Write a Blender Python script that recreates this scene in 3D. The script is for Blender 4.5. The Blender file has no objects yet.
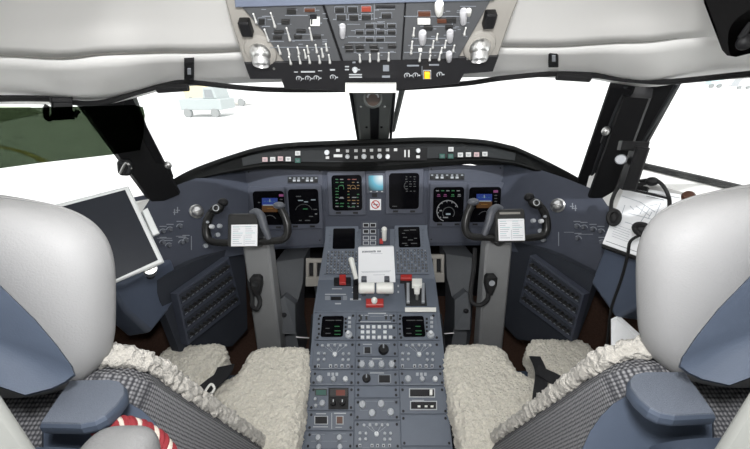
import bpy, bmesh, math, random
from mathutils import Vector as V3, Matrix
random.seed(7)
SC = bpy.context.scene
COL = SC.collection
PI = math.pi
# ------------------------------------------------------------------ camera
F_PX = 335.0
PITCH = math.radians(24.0)
ROLL = math.radians(0.8)
EYE = V3((0, 0, 1.45))
cf = V3((0, math.cos(PITCH), -math.sin(PITCH)))
cu0 = V3((0, math.sin(PITCH), math.cos(PITCH)))
cr0 = V3((1, 0, 0))
cr = cr0 * math.cos(ROLL) - cu0 * math.sin(ROLL)
cu = cr0 * math.sin(ROLL) + cu0 * math.cos(ROLL)
cam = bpy.data.objects.new('camera', bpy.data.cameras.new('camera'))
COL.objects.link(cam)
cam.data.sensor_width = 36
cam.data.lens = 36 * F_PX / 750
cam.data.clip_start = 0.02
cam.data.clip_end = 2000
cam.matrix_world = Matrix(((cr.x, cu.x, -cf.x, EYE.x), (cr.y, cu.y, -cf.y, EYE.y), (cr.z, cu.z, -cf.z, EYE.z), (0, 0, 0, 1)))
SC.camera = cam

def ray(px, py):
    return cf + cr * ((px - 375.0) / F_PX) + cu * ((224.5 - py) / F_PX)
def P(px, py, t):
    return EYE + ray(px, py) * t

def proj(p):
    d = p - EYE; t = d.dot(cf); return 375 + F_PX * d.dot(cr) / t, 224.5 - F_PX * d.dot(cu) / t

class Frame:
    def __init__(s, O, V, N=None, U=None):
        s.O = V3(O); s.V = V3(V).normalized()
        if U is not None:
            s.U = V3(U).normalized(); s.N = s.U.cross(s.V).normalized()
        else:
            s.N = V3(N).normalized(); s.U = s.V.cross(s.N).normalized()
        s.V = s.N.cross(s.U).normalized()
    def px(s, px, py, n=0.0):
        d = ray(px, py)
        t = ((s.O + s.N * n) - EYE).dot(s.N) / d.dot(s.N)
        q = EYE + d * t - s.O
        return (q.dot(s.U), q.dot(s.V))
    def sc(s, px, py, n=0.0):
        d = ray(px, py)
        return ((s.O + s.N * n) - EYE).dot(s.N) / d.dot(s.N) / F_PX
    def w(s, u, v, n=0.0):
        return s.O + s.U * u + s.V * v + s.N * n
    def wp(s, px, py, n=0.0):
        u, v = s.px(px, py, n)
        return s.w(u, v, n)

# ------------------------------------------------------------------ materials
def mat(name, col, rough=0.5, metal=0.0, spec=0.5, noise=0.06, nscale=40, bump=0.0, bscale=200, emit=None, es=1.0, coat=0.0):
    m = bpy.data.materials.new(name); m.use_nodes = True
    nt = m.node_tree; b = nt.nodes['Principled BSDF']
    b.inputs['Roughness'].default_value = rough
    b.inputs['Metallic'].default_value = metal
    b.inputs['Specular IOR Level'].default_value = spec
    b.inputs['Coat Weight'].default_value = coat
    tc = nt.nodes.new('ShaderNodeTexCoord')
    n = nt.nodes.new('ShaderNodeTexNoise'); n.inputs['Scale'].default_value = nscale; n.inputs['Detail'].default_value = 4
    nt.links.new(tc.outputs['Object'], n.inputs['Vector'])
    mx = nt.nodes.new('ShaderNodeMix'); mx.data_type = 'RGBA'
    nt.links.new(n.outputs['Fac'], mx.inputs[0])
    mx.inputs[6].default_value = (*[c * (1 - noise) for c in col], 1)
    mx.inputs[7].default_value = (*[min(1, c * (1 + noise)) for c in col], 1)
    nt.links.new(mx.outputs[2], b.inputs['Base Color'])
    if bump:
        n2 = nt.nodes.new('ShaderNodeTexNoise'); n2.inputs['Scale'].default_value = bscale; n2.inputs['Detail'].default_value = 3
        nt.links.new(tc.outputs['Object'], n2.inputs['Vector'])
        bp = nt.nodes.new('ShaderNodeBump'); bp.inputs['Strength'].default_value = bump; bp.inputs['Distance'].default_value = 0.002
        nt.links.new(n2.outputs['Fac'], bp.inputs['Height']); nt.links.new(bp.outputs['Normal'], b.inputs['Normal'])
    if emit:
        b.inputs['Emission Color'].default_value = (*emit, 1); b.inputs['Emission Strength'].default_value = es
    return m

M = {}
M['panel'] = mat('panel_blue_grey', (0.049, 0.056, 0.078), 0.55, spec=0.3, bump=0.15, bscale=900)
M['panel2'] = mat('panel_blue_grey_light', (0.060, 0.067, 0.090), 0.5, spec=0.35, bump=0.12, bscale=900)
M['ped'] = mat('pedestal_grey', (0.122, 0.142, 0.178), 0.5, spec=0.35, bump=0.12, bscale=900)
M['ped2'] = mat('pedestal_module_grey', (0.112, 0.130, 0.162), 0.45, spec=0.4, bump=0.12, bscale=900)
M['oh'] = mat('overhead_grey', (0.078, 0.081, 0.086), 0.5, spec=0.3, bump=0.12, bscale=900)
M['ohedge'] = mat('overhead_edge_blue', (0.15, 0.175, 0.235), 0.5)
M['black'] = mat('black_satin', (0.009, 0.009, 0.010), 0.5, spec=0.25)
M['black_matt'] = mat('black_matt', (0.007, 0.007, 0.008), 0.85, spec=0.15, bump=0.2)
M['strip'] = mat('black_strip', (0.016, 0.016, 0.018), 0.5, spec=0.35, bump=0.2, bscale=600)
M['glare'] = mat('glareshield_charcoal', (0.008, 0.0083, 0.0083), 0.8, spec=0.12, bump=0.3, bscale=700)
M['glare2'] = mat('glareshield_face', (0.028, 0.030, 0.032), 0.65, spec=0.2, bump=0.2, bscale=700)
M['rubber'] = mat('black_rubber', (0.014, 0.014, 0.015), 0.6, spec=0.3)
M['screen'] = mat('screen_glass_black', (0.003, 0.003, 0.004), 0.10, spec=0.05)
M['dark'] = mat('dark_recess', (0.012, 0.012, 0.014), 0.6, spec=0.3)
M['white'] = mat('white_plastic', (0.80, 0.80, 0.76), 0.4)
M['paper'] = mat('white_paper', (0.88, 0.89, 0.91), 0.8, spec=0.2, noise=0.01)
M['ink'] = mat('printed_ink', (0.16, 0.17, 0.19), 0.8, spec=0.2)
M['ink_light'] = mat('pale_ink', (0.48, 0.50, 0.54), 0.8, spec=0.2)
M['mark'] = mat('panel_white_print', (0.46, 0.48, 0.50), 0.6)
M['markdim'] = mat('panel_grey_print', (0.24, 0.26, 0.29), 0.6)
M['knobgrey'] = mat('knob_grey', (0.36, 0.38, 0.41), 0.35)
M['knobwhite'] = mat('knob_pale', (0.62, 0.64, 0.66), 0.35)
M['metal'] = mat('brushed_metal', (0.66, 0.66, 0.66), 0.35, metal=0.9)
M['steel'] = mat('satin_steel', (0.55, 0.55, 0.54), 0.35, metal=0.9)
M['toggle'] = mat('toggle_silver', (0.80, 0.80, 0.78), 0.3, metal=0.35)
M['chrome'] = mat('chrome', (0.7, 0.7, 0.69), 0.28, metal=0.95)
M['liner'] = mat('headliner_cream', (0.87, 0.86, 0.835), 0.6, spec=0.3, noise=0.02, nscale=8, bump=0.05, bscale=500)
M['liner2'] = mat('header_cream', (0.86, 0.855, 0.835), 0.55, spec=0.3, noise=0.02, nscale=8, bump=0.05, bscale=500)
M['taupe'] = mat('overhead_housing_taupe', (0.30, 0.285, 0.26), 0.5, noise=0.04)
M['leather'] = mat('grey_leather', (0.285, 0.285, 0.287), 0.55, spec=0.25, noise=0.03, nscale=12, bump=0.25, bscale=420)
M['leather_d'] = mat('grey_leather_dark', (0.19, 0.19, 0.19), 0.5, spec=0.3, noise=0.04, bump=0.3, bscale=350)
M['seam'] = mat('grey_thread', (0.22, 0.22, 0.22), 0.7)
M['blue'] = mat('blue_grey_plastic', (0.060, 0.076, 0.108), 0.6, spec=0.25, bump=0.08, bscale=600)
M['console'] = mat('console_blue_grey', (0.085, 0.105, 0.15), 0.45, spec=0.35, bump=0.08, bscale=600)
M['bluetex'] = mat('blue_grey_fabric', (0.115, 0.13, 0.16), 0.9, spec=0.15, noise=0.35, nscale=900, bump=0.5, bscale=1200)
M['column'] = mat('column_grey', (0.24, 0.245, 0.25), 0.5, noise=0.03)
M['beige'] = mat('beige_metal', (0.30, 0.285, 0.26), 0.5)
M['footgrey'] = mat('footwell_grey', (0.075, 0.082, 0.092), 0.6)
M['carpet'] = mat('dark_brown_carpet', (0.080, 0.046, 0.034), 0.95, spec=0.1, noise=0.4, nscale=120, bump=0.6, bscale=500)
M['footwall'] = mat('footwell_black', (0.014, 0.014, 0.016), 0.8, spec=0.2)
M['bulk'] = mat('bulkhead_cream', (0.27, 0.276, 0.26), 0.7, noise=0.02)
M['red'] = mat('red_plastic', (0.45, 0.03, 0.025), 0.4)
M['redlit'] = mat('red_annunciator', (0.22, 0.04, 0.025), 0.4, emit=(0.7, 0.10, 0.04), es=0.10)
M['amber'] = mat('amber_button_lit', (0.75, 0.42, 0.02), 0.4, emit=(1.0, 0.50, 0.01), es=0.9)
M['btn'] = mat('pale_button', (0.55, 0.55, 0.55), 0.45)
M['btnpink'] = mat('pink_grey_button', (0.50, 0.36, 0.37), 0.45)
M['green_d'] = mat('dull_green_button', (0.03, 0.10, 0.08), 0.45)
M['ann'] = mat('annunciator_dark', (0.022, 0.022, 0.022), 0.35)
M['annb'] = mat('annunciator_brown', (0.09, 0.035, 0.02), 0.35)
M['clearguard'] = mat('translucent_guard', (0.50, 0.50, 0.52), 0.3)
M['belt'] = mat('black_webbing', (0.016, 0.016, 0.018), 0.7, spec=0.3, bump=0.5, bscale=900)
M['frame_w'] = mat('tablet_frame_white', (0.66, 0.68, 0.68), 0.4)
M['tabscreen'] = mat('tablet_screen_off', (0.024, 0.027, 0.034), 0.35, spec=0.06)
M['yokeblk'] = mat('yoke_black', (0.013, 0.013, 0.013), 0.3, spec=0.35)
M['yokegrey'] = mat('yoke_grey', (0.085, 0.092, 0.108), 0.45)
M['post'] = mat('post_grey_green', (0.14, 0.15, 0.145), 0.5)
M['compass'] = mat('compass_face', (0.05, 0.03, 0.02), 0.3)
M['clip'] = mat('chart_clip_black', (0.02, 0.02, 0.02), 0.4)
for nm, c in (('e_green', (0.05, 0.40, 0.13)), ('e_white', (0.6, 0.62, 0.65)), ('e_amber', (0.55, 0.28, 0.05)), ('e_red', (0.6, 0.06, 0.04)), ('e_blue', (0.03, 0.09, 0.55)), ('e_brown', (0.20, 0.08, 0.012)), ('e_mag', (0.55, 0.12, 0.40)), ('e_cyan', (0.10, 0.40, 0.55)), ('e_pale', (0.7, 0.85, 0.95)), ('e_grey', (0.18, 0.19, 0.2))):
    M[nm] = mat('lit_' + nm[2:], (0.01, 0.01, 0.01), 0.3, emit=c, es=0.30)

def glass(name, tint, gloss=0.04):
    m = bpy.data.materials.new(name); m.use_nodes = True
    nt = m.node_tree; nt.nodes.remove(nt.nodes['Principled BSDF'])
    out = [n for n in nt.nodes if n.type == 'OUTPUT_MATERIAL'][0]
    tr = nt.nodes.new('ShaderNodeBsdfTransparent'); tr.inputs[0].default_value = (*tint, 1)
    gl = nt.nodes.new('ShaderNodeBsdfGlossy'); gl.inputs['Roughness'].default_value = 0.02
    mx = nt.nodes.new('ShaderNodeMixShader'); mx.inputs[0].default_value = gloss
    nt.links.new(tr.outputs[0], mx.inputs[1]); nt.links.new(gl.outputs[0], mx.inputs[2]); nt.links.new(mx.outputs[0], out.inputs[0])
    return m
M['glass'] = glass('windscreen_glass', (0.98, 0.99, 0.985), 0.02)
M['tint'] = glass('smoked_green_acrylic', (0.205, 0.24, 0.19), 0.0)
M['tintdark'] = glass('smoked_dark_acrylic', (0.04, 0.03, 0.035), 0.01)

# sheepskin
def fleece(nm, col):
    m = mat(nm, col, 0.95, spec=0.1, noise=0.28, nscale=160)
    nt = m.node_tree; b = nt.nodes['Principled BSDF']
    tc = [n for n in nt.nodes if n.type == 'TEX_COORD'][0]
    v = nt.nodes.new('ShaderNodeTexVoronoi'); v.inputs['Scale'].default_value = 105
    n = nt.nodes.new('ShaderNodeTexNoise'); n.inputs['Scale'].default_value = 330; n.inputs['Detail'].default_value = 4
    ad = nt.nodes.new('ShaderNodeMath'); ad.operation = 'ADD'
    nt.links.new(tc.outputs['Object'], v.inputs['Vector']); nt.links.new(tc.outputs['Object'], n.inputs['Vector'])
    nt.links.new(v.outputs['Distance'], ad.inputs[0]); nt.links.new(n.outputs['Fac'], ad.inputs[1])
    bp = nt.nodes.new('ShaderNodeBump'); bp.inputs['Strength'].default_value = 1.0; bp.inputs['Distance'].default_value = 0.006
    nt.links.new(ad.outputs[0], bp.inputs['Height']); nt.links.new(bp.outputs['Normal'], b.inputs['Normal'])
    b.inputs['Sheen Weight'].default_value = 0.3
    return m
M['fleece'] = fleece('sheepskin', (0.78, 0.74, 0.645)); M['fleeceb'] = fleece('sheepskin_grey', (0.52, 0.495, 0.45))
# woven mesh cover
def weave():
    m = mat('woven_mesh_cover', (0.10, 0.10, 0.105), 0.8, spec=0.2)
    nt = m.node_tree; b = nt.nodes['Principled BSDF']
    tc = [n for n in nt.nodes if n.type == 'TEX_COORD'][0]
    mp = nt.nodes.new('ShaderNodeMapping'); mp.inputs['Rotation'].default_value = (math.radians(-24), 0, 0)
    nt.links.new(tc.outputs['Object'], mp.inputs['Vector'])
    vo = nt.nodes.new('ShaderNodeTexVoronoi'); vo.inputs['Scale'].default_value = 190; vo.inputs['Randomness'].default_value = .12
    nt.links.new(mp.outputs[0], vo.inputs['Vector'])
    mr = nt.nodes.new('ShaderNodeMapRange'); mr.inputs[1].default_value = .25; mr.inputs[2].default_value = .62; mr.inputs[3].default_value = 1; mr.inputs[4].default_value = 0
    nt.links.new(vo.outputs['Distance'], mr.inputs[0]); h = mr.outputs[0]
    cr_ = nt.nodes.new('ShaderNodeMix'); cr_.data_type = 'RGBA'
    nt.links.new(h, cr_.inputs[0])
    cr_.inputs[6].default_value = (0.045, 0.046, 0.052, 1); cr_.inputs[7].default_value = (0.25, 0.25, 0.26, 1)
    nt.links.new(cr_.outputs[2], b.inputs['Base Color'])
    bp = nt.nodes.new('ShaderNodeBump'); bp.inputs['Strength'].default_value = 0.8; bp.inputs['Distance'].default_value = 0.002
    nt.links.new(h, bp.inputs['Height']); nt.links.new(bp.outputs['Normal'], b.inputs['Normal'])
    return m
M['weave'] = weave()

# ------------------------------------------------------------------ mesh building
class MB:
    def __init__(s, *mats):
        s.v = []; s.f = []; s.m = []; s.mats = list(mats); s.flip = 1
    def mi(s, m):
        if m is None: return 0
        if m not in s.mats: s.mats.append(m)
        return s.mats.index(m)
    def add(s, vs, fs, m=None):
        o = len(s.v); k = s.mi(m)
        s.v += [V3(p) for p in vs]
        for f in fs:
            s.f.append([i + o for i in f]); s.m.append(k)
    def rings(s, rings, m=None, cap=True, closed=True):
        n = len(rings[0]); vs = [p for r in rings for p in r]; fs = []
        for i in range(len(rings) - 1):
            for j in range(n if closed else n - 1):
                a = i * n + j; b = i * n + (j + 1) % n
                fs.append((a, b, b + n, a + n))
        if cap:
            fs.append(tuple(range(n))[::-1]); fs.append(tuple((len(rings) - 1) * n + j for j in range(n)))
        s.add(vs, fs, m)
    def grid(s, rows, m=None):
        s.rings(rows, m, cap=False, closed=False)
    def poly(s, fr, pts, n0, n1, m=None, ch=0.0):
        """extruded polygon in the frame; ch = chamfer of the raised edge"""
        r = [[fr.w(u, v, n0) for u, v in pts]]
        if ch:
            k = len(pts); ins = []
            ar = sum(pts[i][0] * pts[(i + 1) % k][1] - pts[(i + 1) % k][0] * pts[i][1] for i in range(k))
            sg = 1 if ar > 0 else -1
            for i in range(k):
                a = V3((*pts[i - 1], 0)); b = V3((*pts[i], 0)); c = V3((*pts[(i + 1) % k], 0))
                d1 = (b - a); d2 = (c - b)
                if d1.length < 1e-9 or d2.length < 1e-9: ins.append(pts[i]); continue
                d1.normalize(); d2.normalize()
                n1_ = V3((-d1.y, d1.x, 0)) * sg; n2_ = V3((-d2.y, d2.x, 0)) * sg
                bb = (n1_ + n2_); den = 1 + n1_.dot(n2_)
                q = b + bb * (ch / max(den, 0.3)); ins.append((q.x, q.y))
            r.append([fr.w(u, v, n1 - ch) for u, v in pts]); r.append([fr.w(u, v, n1) for u, v in ins])
        else:
            r.append([fr.w(u, v, n1) for u, v in pts])
        s.rings(r, m)
    def box(s, fr, u0, u1, v0, v1, n0, n1, m=None, ch=0.0):
        s.poly(fr, [(u0, v0), (u1, v0), (u1, v1), (u0, v1)], n0, n1, m, ch)
    def rr(s, fr, u0, u1, v0, v1, r, n0, n1, m=None, ch=0.0, seg=5):
        s.poly(fr, rrpts(u0, u1, v0, v1, r, seg), n0, n1, m, ch)
    def pbox(s, fr, x0, y0, x1, y1, n0, n1, m=None, ch=0.0, r=0.0):
        """box over the pixel rectangle as seen on the frame's plane raised by n0"""
        nn = n1 if n0 < 0 else n0
        c = [fr.px(x0, y1, nn), fr.px(x1, y1, nn), fr.px(x1, y0, nn), fr.px(x0, y0, nn)]
        if r:
            k = fr.sc((x0 + x1) / 2, (y0 + y1) / 2, n0) * r
            u0 = (c[0][0] + c[3][0]) / 2; u1 = (c[1][0] + c[2][0]) / 2; v0 = (c[0][1] + c[1][1]) / 2; v1 = (c[2][1] + c[3][1]) / 2
            s.rr(fr, u0, u1, v0, v1, k, n0, n1, m, ch)
        else:
            s.poly(fr, c, n0, n1, m, ch)
    def ppoly(s, fr, pts, n0, n1, m=None, ch=0.0):
        s.poly(fr, [fr.px(x, y, n1 if n0 < 0 else n0) for x, y in pts][::-1], n0, n1, m, ch)
    def lathe(s, O, A, prof, m=None, seg=16, cap=True):
        A = V3(A).normalized(); x = A.orthogonal().normalized(); y = A.cross(x); O = V3(O)
        s.rings([[O + A * h + (x * math.cos(2 * PI * i / seg) + y * math.sin(2 * PI * i / seg)) * r for i in range(seg)] for r, h in prof], m, cap)
    def cyl(s, a, b, r0, r1=None, m=None, seg=12):
        a = V3(a); b = V3(b); r1 = r0 if r1 is None else r1
        s.lathe(a, b - a, [(r0, 0), (r1, (b - a).length)], m, seg)
    def tube(s, pts, r, m=None, seg=8, smooth=0, closed=False, flat=None):
        pts = [V3(p) for p in pts]
        rs = list(r) if isinstance(r, (list, tuple)) else [r] * len(pts)
        if smooth: pts, rs = catmull(pts, rs, smooth)
        n = len(pts); rg = []; up = None
        for i in range(n):
            d = (pts[min(i + 1, n - 1)] - pts[max(i - 1, 0)])
            if d.length < 1e-9: d = V3((0, 0, 1))
            d.normalize()
            if up is None: up = d.orthogonal().normalized()
            up = (up - d * up.dot(d))
            up = up.normalized() if up.length > 1e-6 else d.orthogonal().normalized()
            sd = d.cross(up)
            rg.append([pts[i] + (up * math.cos(2 * PI * j / seg) + sd * math.sin(2 * PI * j / seg)) * rs[i] for j in range(seg)])
        s.rings(rg, m)
    def ribbon(s, pts, wdir, w, th, m=None, smooth=0):
        """flat strap along pts, wide along wdir"""
        pts = [V3(p) for p in pts]
        if smooth: pts, _ = catmull(pts, [1] * len(pts), smooth)
        rg = []
        for i, p in enumerate(pts):
            d = (pts[min(i + 1, len(pts) - 1)] - pts[max(i - 1, 0)]).normalized()
            wd = V3(wdir); wd = (wd - d * wd.dot(d)).normalized(); nn = d.cross(wd)
            rg.append([p - wd * w / 2 - nn * th / 2, p + wd * w / 2 - nn * th / 2, p + wd * w / 2 + nn * th / 2, p - wd * w / 2 + nn * th / 2])
        s.rings(rg, m)
    def ball(s, c, rx, ry, rz, m=None, e=1.0, ax=None, nu=20, nv=12, e2=None):
        """superellipsoid; e<1 gets boxier"""
        c = V3(c); e2 = e if e2 is None else e2
        X, Y, Z = ax if ax else (V3((1, 0, 0)), V3((0, 1, 0)), V3((0, 0, 1)))
        pw = lambda q, k: math.copysign(abs(q) ** k, q)
        rg = []
        for i in range(nv + 1):
            f = -PI / 2 + PI * i / nv
            f = max(-PI / 2 + 0.02, min(PI / 2 - 0.02, f))
            cz = pw(math.cos(f), e2); sz = pw(math.sin(f), e2)
            rg.append([c + X * (rx * cz * pw(math.cos(2 * PI * j / nu), e)) + Y * (ry * cz * pw(math.sin(2 * PI * j / nu), e)) + Z * (rz * sz) for j in range(nu)])
        s.rings(rg, m)
    def build(s, name, parent=None, sharp=35, mirror=False):
        me = bpy.data.meshes.new(name)
        off = V3((0, 0, 0)); q = parent
        while q is not None:
            off += V3(q.location); q = q.parent
        vs = [((-p.x if mirror else p.x), p.y, p.z) for p in s.v]
        if parent is None:
            n = len(vs); base = V3((sum(v[0] for v in vs) / n, sum(v[1] for v in vs) / n, min(v[2] for v in vs)))
        else:
            base = off
        me.from_pydata([(v[0] - base.x, v[1] - base.y, v[2] - base.z) for v in vs], [], s.f)
        for m in s.mats: me.materials.append(m)
        me.polygons.foreach_set('material_index', s.m)
        bm = bmesh.new(); bm.from_mesh(me); bmesh.ops.recalc_face_normals(bm, faces=bm.faces); bm.to_mesh(me); bm.free()
        me.polygons.foreach_set('use_smooth', [True] * len(me.polygons))
        me.set_sharp_from_angle(angle=math.radians(sharp))
        o = bpy.data.objects.new(name, me); COL.objects.link(o)
        if parent is not None: o.parent = parent
        else: o.location = base
        return o

def rrpts(u0, u1, v0, v1, r, seg=5):
    r = min(r, abs(u1 - u0) / 2.01, abs(v1 - v0) / 2.01)
    out = []
    for cx, cy, a0 in ((u1 - r, v1 - r, 0), (u0 + r, v1 - r, 90), (u0 + r, v0 + r, 180), (u1 - r, v0 + r, 270)):
        for i in range(seg + 1):
            a = math.radians(a0 + 90 * i / seg)
            out.append((cx + r * math.cos(a), cy + r * math.sin(a)))
    return out
def catmull(pts, rs, k):
    o = []; q = []
    n = len(pts)
    for i in range(n - 1):
        p0, p1, p2, p3 = pts[max(i - 1, 0)], pts[i], pts[i + 1], pts[min(i + 2, n - 1)]
        for j in range(k):
            t = j / k
            o.append(0.5 * ((2 * p1) + (p2 - p0) * t + (2 * p0 - 5 * p1 + 4 * p2 - p3) * t * t + (3 * p1 - p0 - 3 * p2 + p3) * t ** 3))
            q.append(rs[i] * (1 - t) + rs[i + 1] * t)
    o.append(pts[-1]); q.append(rs[-1])
    return o, q

def tag(o, label, cat, group=None, kind=None):
    if label: o['label'] = label
    if cat: o['category'] = cat
    if group: o['group'] = group
    if kind: o['kind'] = kind
    return o
def thing(name, label, cat, loc, group=None):
    o = bpy.data.objects.new(name, None); COL.objects.link(o); o.location = V3(loc); o.empty_display_size = 0.05
    return tag(o, label, cat, group)
def struct(mb, name, sharp=35):
    o = mb.build(name, None, sharp); o['kind'] = 'structure'; return o
def lab(o, t):
    o['label'] = t; return o

# ------------------------------------------------------------------ reference planes of the flight deck
C12 = math.radians(12)
FM = Frame(P(376, 190, 1.71), (0, math.sin(C12), math.cos(C12)), U=(1, 0, 0))            # main instrument panel
S45 = math.sqrt(0.5)
FC = Frame(FM.wp(376.5, 228), (0, S45, S45), U=(1, 0, 0))                                # CDU slope
_t = FC.wp(376.5, 281)
FT = Frame(_t, (0, 1, 0.06), U=(1, 0, 0))                                                # thrust quadrant top
_p = FT.wp(378, 312)
FP = Frame(_p, (0, math.cos(math.radians(25)), math.sin(math.radians(25))), U=(1, 0, 0))  # radio pedestal
_a = P(374, 89, 0.86); _b = P(374, 2, 0.68)
FO = Frame(_a, _b - _a, U=(1, 0, 0))                                                     # overhead
def side_frame(A, B, lean):
    h = (V3(A) - V3(B)); h.z = 0; h.normalize()
    inward = V3((0, 0, 1)).cross(h)
    if inward.dot(EYE - V3(A)) < 0: inward = -inward
    v = V3((0, 0, math.cos(lean))) - inward * math.sin(lean)
    u = v.cross(inward * math.cos(lean) + V3((0, 0, math.sin(lean))))
    return Frame(A, v, N=(inward * math.cos(lean) + V3((0, 0, math.sin(lean)))))
FWL = side_frame(P(247, 205, 1.68), P(150, 220, 1.34), math.radians(22))
FWR = side_frame(P(503, 202, 1.68), P(600, 215, 1.34), math.radians(22))
FBL = side_frame(P(240, 300, 1.62), P(176, 320, 1.27), math.radians(6))
FBR = side_frame(P(510, 295, 1.62), P(582, 300, 1.27), math.radians(6))

# ------------------------------------------------------------------ setting
def quad(mb, a, b, c, d, th, m=None):
    a, b, c, d = map(V3, (a, b, c, d)); n = (b - a).cross(d - a).normalized() * th
    mb.rings([[a, b, c, d], [a + n, b + n, c + n, d + n]], m)
g = MB(mat('pale_concrete_apron', (0.88, 0.88, 0.88), 0.9, noise=0.02, nscale=0.3))
g.add([(-300, -200, -1.15), (300, -200, -1.15), (300, 400, -1.15), (-300, 400, -1.15)], [(0, 1, 2, 3)])
struct(g, 'ground')
# painted taxi line on the apron, seen through the smoked visor
def gp(px, py):
    d = ray(px, py); t = (-1.145 - EYE.z) / d.z; return EYE + d * t
ln = MB(mat('taxi_line_yellow', (0.66, 0.54, 0.20), 0.8))
pts = [gp(-60, 146), gp(-20, 146.5), gp(0, 147), gp(20, 151), gp(34, 156.5), gp(46, 162)]
pts, _ = catmull(pts, [1] * 6, 6)
rows = []
for i, p in enumerate(pts):
    d = (pts[min(i + 1, len(pts) - 1)] - pts[max(i - 1, 0)]).normalized(); sd = V3((-d.y, d.x, 0)) * 0.12
    rows.append([p - sd, p + sd])
ln.grid(rows); o = struct(ln, 'trim_9')

gr_ = MB(mat('grass_dull_green', (0.34, 0.38, 0.28), .95, noise=.25, nscale=.4)); gr_.add([gp(x, y) + V3((0, 0, .004)) for x, y in ((-330, 150), (-200, 137), (-60, 127), (0, 122.5), (44, 113), (30, 107), (-200, 100), (-330, 104))], [tuple(range(8))])
tag(gr_.build('grass_field'), 'strip of dull green grass beyond the apron, seen through the left sun visor', 'grass', kind='stuff')
fl = MB(M['carpet']); fl.box(Frame((0, 0, 0), (0, 1, 0), U=(1, 0, 0)), -1.25, 1.25, -0.3, 2.1, -0.04, 0.0)
struct(fl, 'floor')
# front bulkhead of the foot wells
fw = MB(M['footwall']); quad(fw, (-0.95, 1.98, 0), (0.95, 1.98, 0), (0.95, 1.98, 0.85), (-0.95, 1.98, 0.85), -0.03)
struct(fw, 'wall_front')
# side walls below the windows
for sgn, nm in ((-1, 'wall_left'), (1, 'wall_right')):
    w = MB(M['carpet'], M['panel'])
    pl = [(-0.72, 1.98), (-0.80, 1.62), (-1.00, 1.24), (-1.10, 0.95), (-1.16, 0.6), (-1.18, 0.0), (-1.18, -0.3)]
    out = [(-0.76, 2.02), (-0.85, 1.66), (-1.06, 1.27), (-1.16, 0.97), (-1.22, 0.6), (-1.24, 0.0), (-1.24, -0.3)]
    for z0, z1, m in ((0.0, 0.62, M['carpet']), (0.62, 0.98, M['panel'])):
        ri = []
        for (x, y), (xo, yo) in zip(pl, out):
            ri.append([V3((-sgn * x, y, z0)), V3((-sgn * x, y, z1)), V3((-sgn * xo, yo, z1)), V3((-sgn * xo, yo, z0))])
        w.rings(ri, m)
    struct(w, nm)
# window sills (white ledge and black seal)
for sgn, nm in ((-1, 'trim_1'), (1, 'trim_2')):
    w = MB(M['liner2'], M['rubber'])
    zz = 1.09 if sgn > 0 else 1.0
    inn = [(-0.90, 1.36), (-0.97, 1.15), (-1.04, 0.9), (-1.09, 0.55), (-1.11, -0.05)]
    ou = [(-0.99, 1.39), (-1.06, 1.17), (-1.13, 0.92), (-1.20, 0.55), (-1.22, -0.05)]
    w.rings([[V3((-sgn * a[0], a[1], zz)), V3((-sgn * b[0], b[1], zz + 0.02)), V3((-sgn * b[0], b[1], zz - 0.13)), V3((-sgn * a[0], a[1], zz - 0.13))] for a, b in zip(inn, ou)], M['liner2'])
    if sgn > 0: w.tube([V3((-sgn * b[0], b[1], zz + 0.03)) for b in ou], 0.012, M['rubber'], smooth=4)
    struct(w, nm)
# bulkhead behind the seats with the doorway between
for sgn, nm in ((-1, 'wall_back_left'), (1, 'wall_back_right')):
    w = MB(M['bulk'])
    x0, x1 = sorted((sgn * 0.257, sgn * 1.24))
    w.box(Frame((0, 0, 0), (0, 0, 1), U=(1, 0, 0)), x0, x1, 0.0, 1.27, -0.168, 0.0, ch=0.0)
    o = struct(w, nm)
    b = o.modifiers.new('b', 'BEVEL'); b.width = 0.012; b.segments = 3

# headliner: upper ceiling panel and lower window header, with a seam between
def row(pts): return [P(*p) for p in pts]
lo = [(-160, 104, .72), (-60, 104, .78), (0, 102, .84), (60, 103, .94), (100, 103, 1.02), (130, 97, 1.06), (165, 88, 1.08), (205, 83, 1.09), (250, 81, 1.10), (330, 79, 1.11), (420, 77, 1.11), (500, 75, 1.10), (555, 76, 1.09), (590, 77, 1.08), (620, 82, 1.06), (650, 85, 1.02), (690, 80, .94), (750, 76, .84), (810, 74, .78), (910, 72, .72)]
mid = [(-160, 60, .56), (-60, 57, .60), (0, 55, .66), (60, 58, .74), (100, 54, .80), (130, 53, .83), (165, 52, .85), (205, 52, .86), (250, 50, .87), (330, 46, .90), (420, 46, .90), (500, 46, .87), (555, 46, .86), (590, 44, .85), (620, 42, .83), (650, 41, .80), (690, 36, .74), (750, 32, .66), (810, 30, .60), (910, 28, .56)]
def lerp_row(a, b, k, dt=0.0):
    return [(p[0] * (1 - k) + q[0] * k, p[1] * (1 - k) + q[1] * k, p[2] * (1 - k) + q[2] * k + dt) for p, q in zip(a, b)]
hd = MB(M['liner2'])
up0 = lerp_row(lo, mid, 1.0, 0.004)
bulge = lambda r, amt: [(x, y, t - amt * math.exp(-((abs(x - 375) - 262) / 45.0) ** 2)) for x, y, t in r]
def cols(rows_):  # refine along x
    out = []
    for r in rows_:
        p, _ = catmull([V3(q) for q in r], [1] * len(r), 4); out.append(p)
    return out
rr_ = cols([lo, bulge(lerp_row(lo, mid, .25), .05), bulge(lerp_row(lo, mid, .5), .06), bulge(lerp_row(lo, mid, .75), .05), bulge(lerp_row(lo, mid, .985), .03)])
hd.grid([[P(q.x, q.y, q.z) for q in r] for r in rr_])
o = struct(hd, 'trim_3', 60); md = o.modifiers.new('s', 'SOLIDIFY'); md.thickness = 0.012; md.offset = 0
top = [(x * 1.0, -45, t * 0.62 + 0.02) for x, y, t in mid]
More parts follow.
